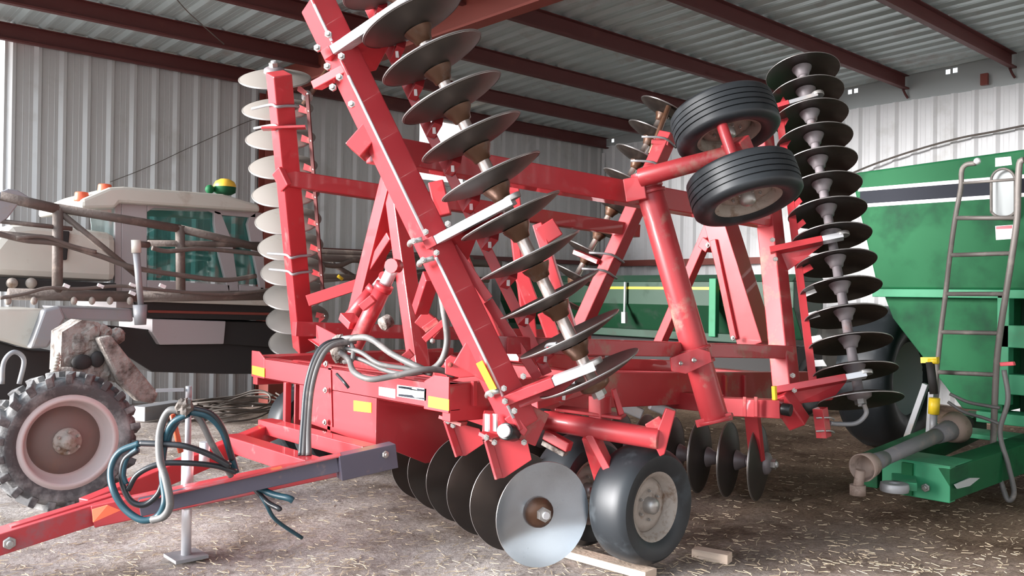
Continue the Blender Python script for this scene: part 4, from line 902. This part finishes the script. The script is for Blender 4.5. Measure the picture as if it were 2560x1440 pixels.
# ================================================================== GRAIN CART (right)
CA = 8.6
GC = thing('grain_cart', V((9.2, 3.4, 0)), 'tall green grain cart with a black white-edged stripe and a steel ladder, at right', 'grain cart')
def fr(pxs, a, ext, mt, mb=None): mb = mb or MB(); mb.prism([PA(x, y, a) for x, y in pxs], (ext, 0, 0), mt); return mb
yl = 4.35
m = MB(); m.prism([(CA, 4.35, 2.93), (CA, 1.2, 3.06), (CA, 1.2, 1.74), (CA, 4.05, 1.74)], (2.6, 0, 0), GREEN); cb = m.build('upper_body', GC, 0.02)
m = MB(); m.prism([(CA+0.06, 4.05, 1.78), (CA+0.06, 2.9, 1.78), (CA+0.06, 2.9, 0.62), (CA+0.06, 3.25, 0.62), (CA+0.06, 3.92, 1.45)], (2.4, 0, 0), GREEN)
m.build('lower_hopper', GC, 0.01)
m = MB(); m.box((CA-0.05, 1.2, 1.66), (CA+0.06, 4.08, 1.74), GREENL); m.box((CA-0.05, 1.2, 1.22), (CA+0.10, 2.9, 1.42), GREENL); m.box((CA-0.04, 1.2, 0.80), (CA+0.1, 2.85, 0.98), GREENL); m.box((CA+0.5, 1.2, 0.5), (CA+2.4, 2.9, 1.7), GREEND)
m.box((CA-0.05, 2.82, 0.70), (CA+0.08, 2.92, 1.70), GREENL); m.box((CA-0.02, 1.2, 0.52), (CA+0.3, 3.1, 0.62), GREENL)
m.build('frame_rail', GC, 0.006)
m = MB(); z0, z1 = 2.60, 2.74; m.box((CA-0.004, 1.2, z0), (CA, 4.24, z1), BLK); m.box((CA-0.007, 1.2, z1-0.005), (CA, 4.26, z1+0.03), WHT); m.box((CA-0.007, 1.2, z0-0.03), (CA, 4.22, z0+0.005), WHT)
m.build('stripe_decal', cb, label='black stripe with white edges')
fr([(2488, 395), (2527, 391), (2530, 412), (2488, 417)], CA-0.006, 0.004, WHT).build('warning_decal', cb, label='white and red sticker')
m = fr([(2488, 565), (2532, 562), (2532, 597), (2490, 600)], CA-0.006, 0.004, WHT); fr([(2490, 566), (2530, 563), (2530, 571), (2490, 573)], CA-0.010, 0.004, PINK, m); m.build('warning_decal', cb, label='white and red sticker')
def capsule(a, cx, cy0, cy1, rx, mt, ext, mb):
    pts = [(cx+rx*math.cos(math.pi*i/10), cy0-rx*math.sin(math.pi*i/10)) for i in range(11)] + [(cx-rx*math.cos(math.pi*i/10), cy1+rx*0.6*math.sin(math.pi*i/10)) for i in range(11)]
    return fr(pts, a, ext, mt, mb), pts
m = MB(); _, pts = capsule(CA-0.02, 2508, 452, 525, 30, GABLE, 0.015, m); m.build('sight_window', cb, label='pale rounded sight window')
m = MB(); pp = [PA(x, y, CA-0.10) for x, y in pts]; m.pipe(pp+[pp[0]], 0.012, LADD, n=2)
# ladder
LA = 7.9
la_ = lambda x, y: PA(x, y, LA)
m.build('grab_rail', cb)
Lr = [(2440, 408), (2415, 412), (2404, 428), (2402, 470), (2388, 545), (2375, 638), (2364, 735), (2352, 830), (2342, 930), (2332, 1068)]
Rr_ = [(2560, 400), (2549, 408), (2545, 470), (2543, 545), (2531, 633), (2515, 735), (2500, 833), (2490, 937), (2480, 1195)]
m = MB(); m.pipe([la_(*q) for q in Lr], 0.022, LADD, n=4); m.pipe([la_(*q) for q in Rr_], 0.026, LADD, n=4)
for (x0, y0), (x1, y1) in zip(Lr[4:9], Rr_[3:8]): m.tube(la_(x0, y0), la_(x1, y1), 0.019, LADD, seg=10)
m.tube(la_(2402, 458), la_(2545, 448), 0.012, LADD); m.ball(la_(2443, 403), 0.03, BARE_GLARE); m.beam(la_(2520, 1170), la_(2482, 1195), 0.03, 0.03, LADD)
m.build('ladder', GC, label='worn grey steel ladder')
m = MB(); m.pipe([PA(x, y, 7.5) for x, y in ((2510, 925), (2520, 1000), (2500, 1080), (2520, 1160), (2535, 1230), (2520, 1250), (2500, 1200))], 0.02, HOSE); m.pipe([PA(x, y, 7.6) for x, y in ((2375, 985), (2420, 1005), (2470, 1015), (2500, 1020))], 0.014, HOSE)
m.pipe([PA(x, y, 7.6) for x, y in ((2370, 1005), (2410, 1030), (2460, 1045), (2500, 1060))], 0.014, HOSE); m.build('hydraulic_hose', GC)
fr([(2498, 906), (2532, 904), (2535, 914), (2500, 916)], 7.7, 0.05, PINK).build('rubber_grip', GC, 0.006, label='pink-red grip')
m = MB(); m.tube(PA(2322, 903, 7.7), PA(2345, 903, 7.7), 0.025, YEL); m.beam(PA(2305, 900, 7.72), PA(2345, 900, 7.72), 0.06, 0.05, YEL); m.tube(PA(2325, 905, 7.7), PA(2335, 985, 7.7), 0.035, DARK); m.tube(PA(2336, 995, 7.65), PA(2334, 1035, 7.65), 0.045, YEL); m.tube(PA(2334, 1035, 7.65), PA(2332, 1100, 7.65), 0.03, GREY)
m.build('parking_jack', GC, label='jack with yellow cap and sleeve')
m = MB(); m.beam(PA(2315, 960, 7.9), PA(2262, 1110, 7.9), 0.05, 0.05, GREY); m.beam(PA(2330, 980, 7.85), PA(2322, 1110, 7.85), 0.05, 0.05, GREY); m.build('support_strut', GC, 0.004)
# drawbar
da = 6.25
b0 = PZ(2375, 1255, 0.18); bx = b0.x; by = b0.y
m = MB(); hgt = 0.24; w0 = 0.20
m.beam(V((bx+0.0, by+w0/2, 0.30)), V((9.4, by+w0/2-0.15, 0.40)), w0, hgt, GREEN)
m.beam(V((bx+0.0, by+w0+0.42, 0.30)), V((9.4, by+w0+0.62, 0.40)), 0.16, hgt, GREEN)
m.box((bx-0.005, by, 0.17), (bx+0.10, by+0.50, 0.43), GREENL); m.box((bx, by, 0.425), (bx+0.42, by+0.55, 0.437), GREENL); m.box((bx+1.6, by-0.1, 0.42), (bx+2.0, by+0.85, 0.46), GREENL)
dr = m.build('drawbar', GC, 0.008)
m = MB(); m.beam(PZ(2262, 1216, 0.30), V((bx, by+0.34, 0.30)), 0.16, 0.06, GREENL); m.lathe([(0.035, -0.03), (0.095, -0.03), (0.10, 0.0), (0.095, 0.03), (0.035, 0.03)], bolt_frame(PZ(2236, 1218, 0.30), ZU), GREY, 24); m.bolt(V((bx-0.02, by+0.16, 0.26)), -AX, 0.04, 0.03)
m.box((bx-0.03, by+0.26, 0.18), (bx, by+0.34, 0.42), GREEN); m.build('hitch_ring', dr, 0.004)
m = MB(); q = PB(2400, 1210, by-0.004)
m.prism([PB(x, y, by-0.03) for x, y in ((2388, 1212), (2425, 1195), (2450, 1195), (2425, 1215), (2395, 1222))], (0, 0.01, 0), GABLE); m.build('drawbar_decal', dr)
# pto shaft
S = [P(2155, 1170, 6.15), P(2200, 1150, 6.3), P(2390, 1068, 7.1)]
d = (S[2]-S[0]).normalized(); m = MB()
m.tube(S[0]+d*0.15, S[2]-d*0.05, 0.052, PTO, r1=0.06, seg=18); m.tube(S[0]+d*0.12, S[0]+d*0.32, 0.068, PTO, r1=0.055, seg=18); m.tube(S[2]-d*0.35, S[2]-d*0.05, 0.065, PTO, r1=0.09, seg=18)
pt_ = m.build('drive_shaft', GC, label='grey telescoping drive shaft')
M = bolt_frame(S[0], d); m = MB(); m.lathe([(0.062, 0.14), (0.085, 0.12), (0.10, 0.0), (0.092, 0.0), (0.078, 0.11), (0.001, 0.12)], M, PTOR, 24, closed=False); m.tube(S[0]-d*0.02+V((0, 0, -0.01)), S[0]+V((-0.02, 0.02, -0.16)), 0.035, PTOR); m.tube(S[0]+V((-0.02, 0.02, -0.12)), S[0]+V((-0.02, 0.02, -0.19)), 0.055, PTOR)
m.build('shaft_bell', pt_); M = bolt_frame(S[2], -d); m = MB(); m.lathe([(0.07, 0.14), (0.10, 0.12), (0.13, 0.0), (0.12, 0.0), (0.08, 0.11)], M, PTOR, 24, closed=False); m.tube(S[2], S[2]+d*0.2, 0.06, DARK); m.build('shaft_bell', pt_)
# cart wheels
for c in (V((9.55, 4.35, 0.78)), V((9.55, 1.2, 0.78))):
    M = bolt_frame(c, BY); m = MB(); m.lathe([(0.40, -0.22), (0.55, -0.28), (0.72, -0.26), (0.78, -0.15), (0.78, 0.15), (0.72, 0.26), (0.55, 0.28), (0.40, 0.22)], M, LUG if False else RUB, 48); t = m.build('cart_tire', GC)
    m = MB(); m.lathe([(0.41, 0.22), (0.37, 0.1), (0.12, 0.06), (0.001, 0.06)], M, GABLE, 36, closed=False); m.lathe([(0.41, -0.22), (0.37, -0.1), (0.12, -0.06), (0.001, -0.06)], M, GABLE, 36, closed=False); m.build('wheel_rim', t)

# ================================================================== GRAIN DRILL (behind the harrow)
DA = 10.8
GD = thing('grain_drill', V((11.2, 9.2, 0)), 'long dark green grain drill with a yellow stripe, behind the harrow', 'grain drill')
def z_at(px, py): return PA(px, py, DA)
m = MB(); y0, y1 = PA(1985, 700, DA).y, PA(1150, 700, DA).y; y1 = min(y1, 12.3)
m.prism([(DA, y0, 1.86), (DA, y0, 1.50), (DA+0.25, y0, 1.05), (DA+0.6, y0, 1.05), (DA+0.8, y0, 1.5), (DA+0.8, y0, 1.86)], (0, y1-y0, 0), GREEND); m.build('seed_box', GD, 0.01)
m = MB(); m.prism([(DA-0.04, y0, 1.86), (DA+0.84, y0, 1.86), (DA+0.74, y0, 1.96), (DA+0.1, y0, 1.96)], (0, y1-y0, 0), GREEND2); m.build('box_lid', GD, 0.01)
m = MB(); m.box((DA-0.006, PA(1838, 712, DA).y, 1.735), (DA, 9.9, 1.775), YEL); m.build('stripe_decal', GD, label='yellow stripe')
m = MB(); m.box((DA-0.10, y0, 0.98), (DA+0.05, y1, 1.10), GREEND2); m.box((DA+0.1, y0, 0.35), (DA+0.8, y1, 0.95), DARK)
q = PA(1775, 760, DA-0.2); m.beam(V((DA-0.1, q.y, 1.05)), V((DA-0.1, q.y+0.0, 1.9)), 0.12, 0.10, GREENL, up=AX); m.build('toolbar', GD, 0.01)
m = MB(); q = PA(1563, 705, DA-0.05); q2 = PA(1561, 800, DA-0.05); m.tube(q, q2, 0.02, GABLE); m.beam(PA(1561, 780, DA-0.06), PA(1561, 808, DA-0.06), 0.08, 0.06, GABLE, up=AX); m.build('lid_prop', GD)
n = 0
yy = y0+0.2
while yy < y1-0.1:
    m = MB(); c = V((DA+0.3, yy, 0.20)); m.lathe([(0.001, 0.01), (0.19, 0.0), (0.001, -0.01)], bolt_frame(c, BY), DISCR, 20, closed=False); m.tube(V((DA+0.3, yy+0.03, 0.2)), V((DA+0.45, yy+0.03, 0.9)), 0.02, GREEND); m.build('row_opener', GD); yy += 0.38
for yy in (y0+0.1, y1-0.3):
    M = bolt_frame(V((DA+0.45, yy, 0.42)), BY); m = MB(); m.lathe([(0.22, -0.1), (0.36, -0.13), (0.42, -0.08), (0.42, 0.08), (0.36, 0.13), (0.22, 0.1)], M, RUB, 32); t = m.build('drill_tire', GD); m = MB(); m.lathe([(0.22, -0.09), (0.2, 0), (0.001, 0)], M, YELP, 24, closed=False); m.build('wheel_rim', t)

# ================================================================== clutter at the back wall
m = MB(); c = PZ(590, 1040, 0.02)
for i in range(9):
    R_ = random.uniform(0.35, 0.62); ph = random.uniform(0, 6); tl = random.uniform(-0.12, 0.12)
    m.pipe([c+V((R_*1.3*math.cos(t*0.7+ph)+random.uniform(-.05, .05), R_*0.8*math.sin(t*0.7+ph), 0.06+0.13*random.random()+tl*math.cos(t*0.7))) for t in range(10)], 0.012, WIRE, n=5, seg=6)
tag(m.build('wire_coil'), 'tangled coil of old wire on the ground by the back wall', 'wire coil')
m = MB(); m.beam(PZ(345, 1035, 0.10), PZ(450, 1018, 0.10), 0.22, 0.18, GREY); tag(m.build('timber_beam', None, 0.01), 'old grey timber lying by the back wall behind the sprayer wheel', 'timber')
m = MB(); p = PZ(655, 1000, 0.0); m.box((p.x-0.18, 11.6, 0.0), (p.x+0.15, 11.9, 0.42), RAFT); m.box((p.x-0.2, 11.58, 0.42), (p.x+0.17, 11.92, 0.45), RAFT); tag(m.build('steel_box', None, 0.01), 'dark red steel box on the ground under the column', 'box')
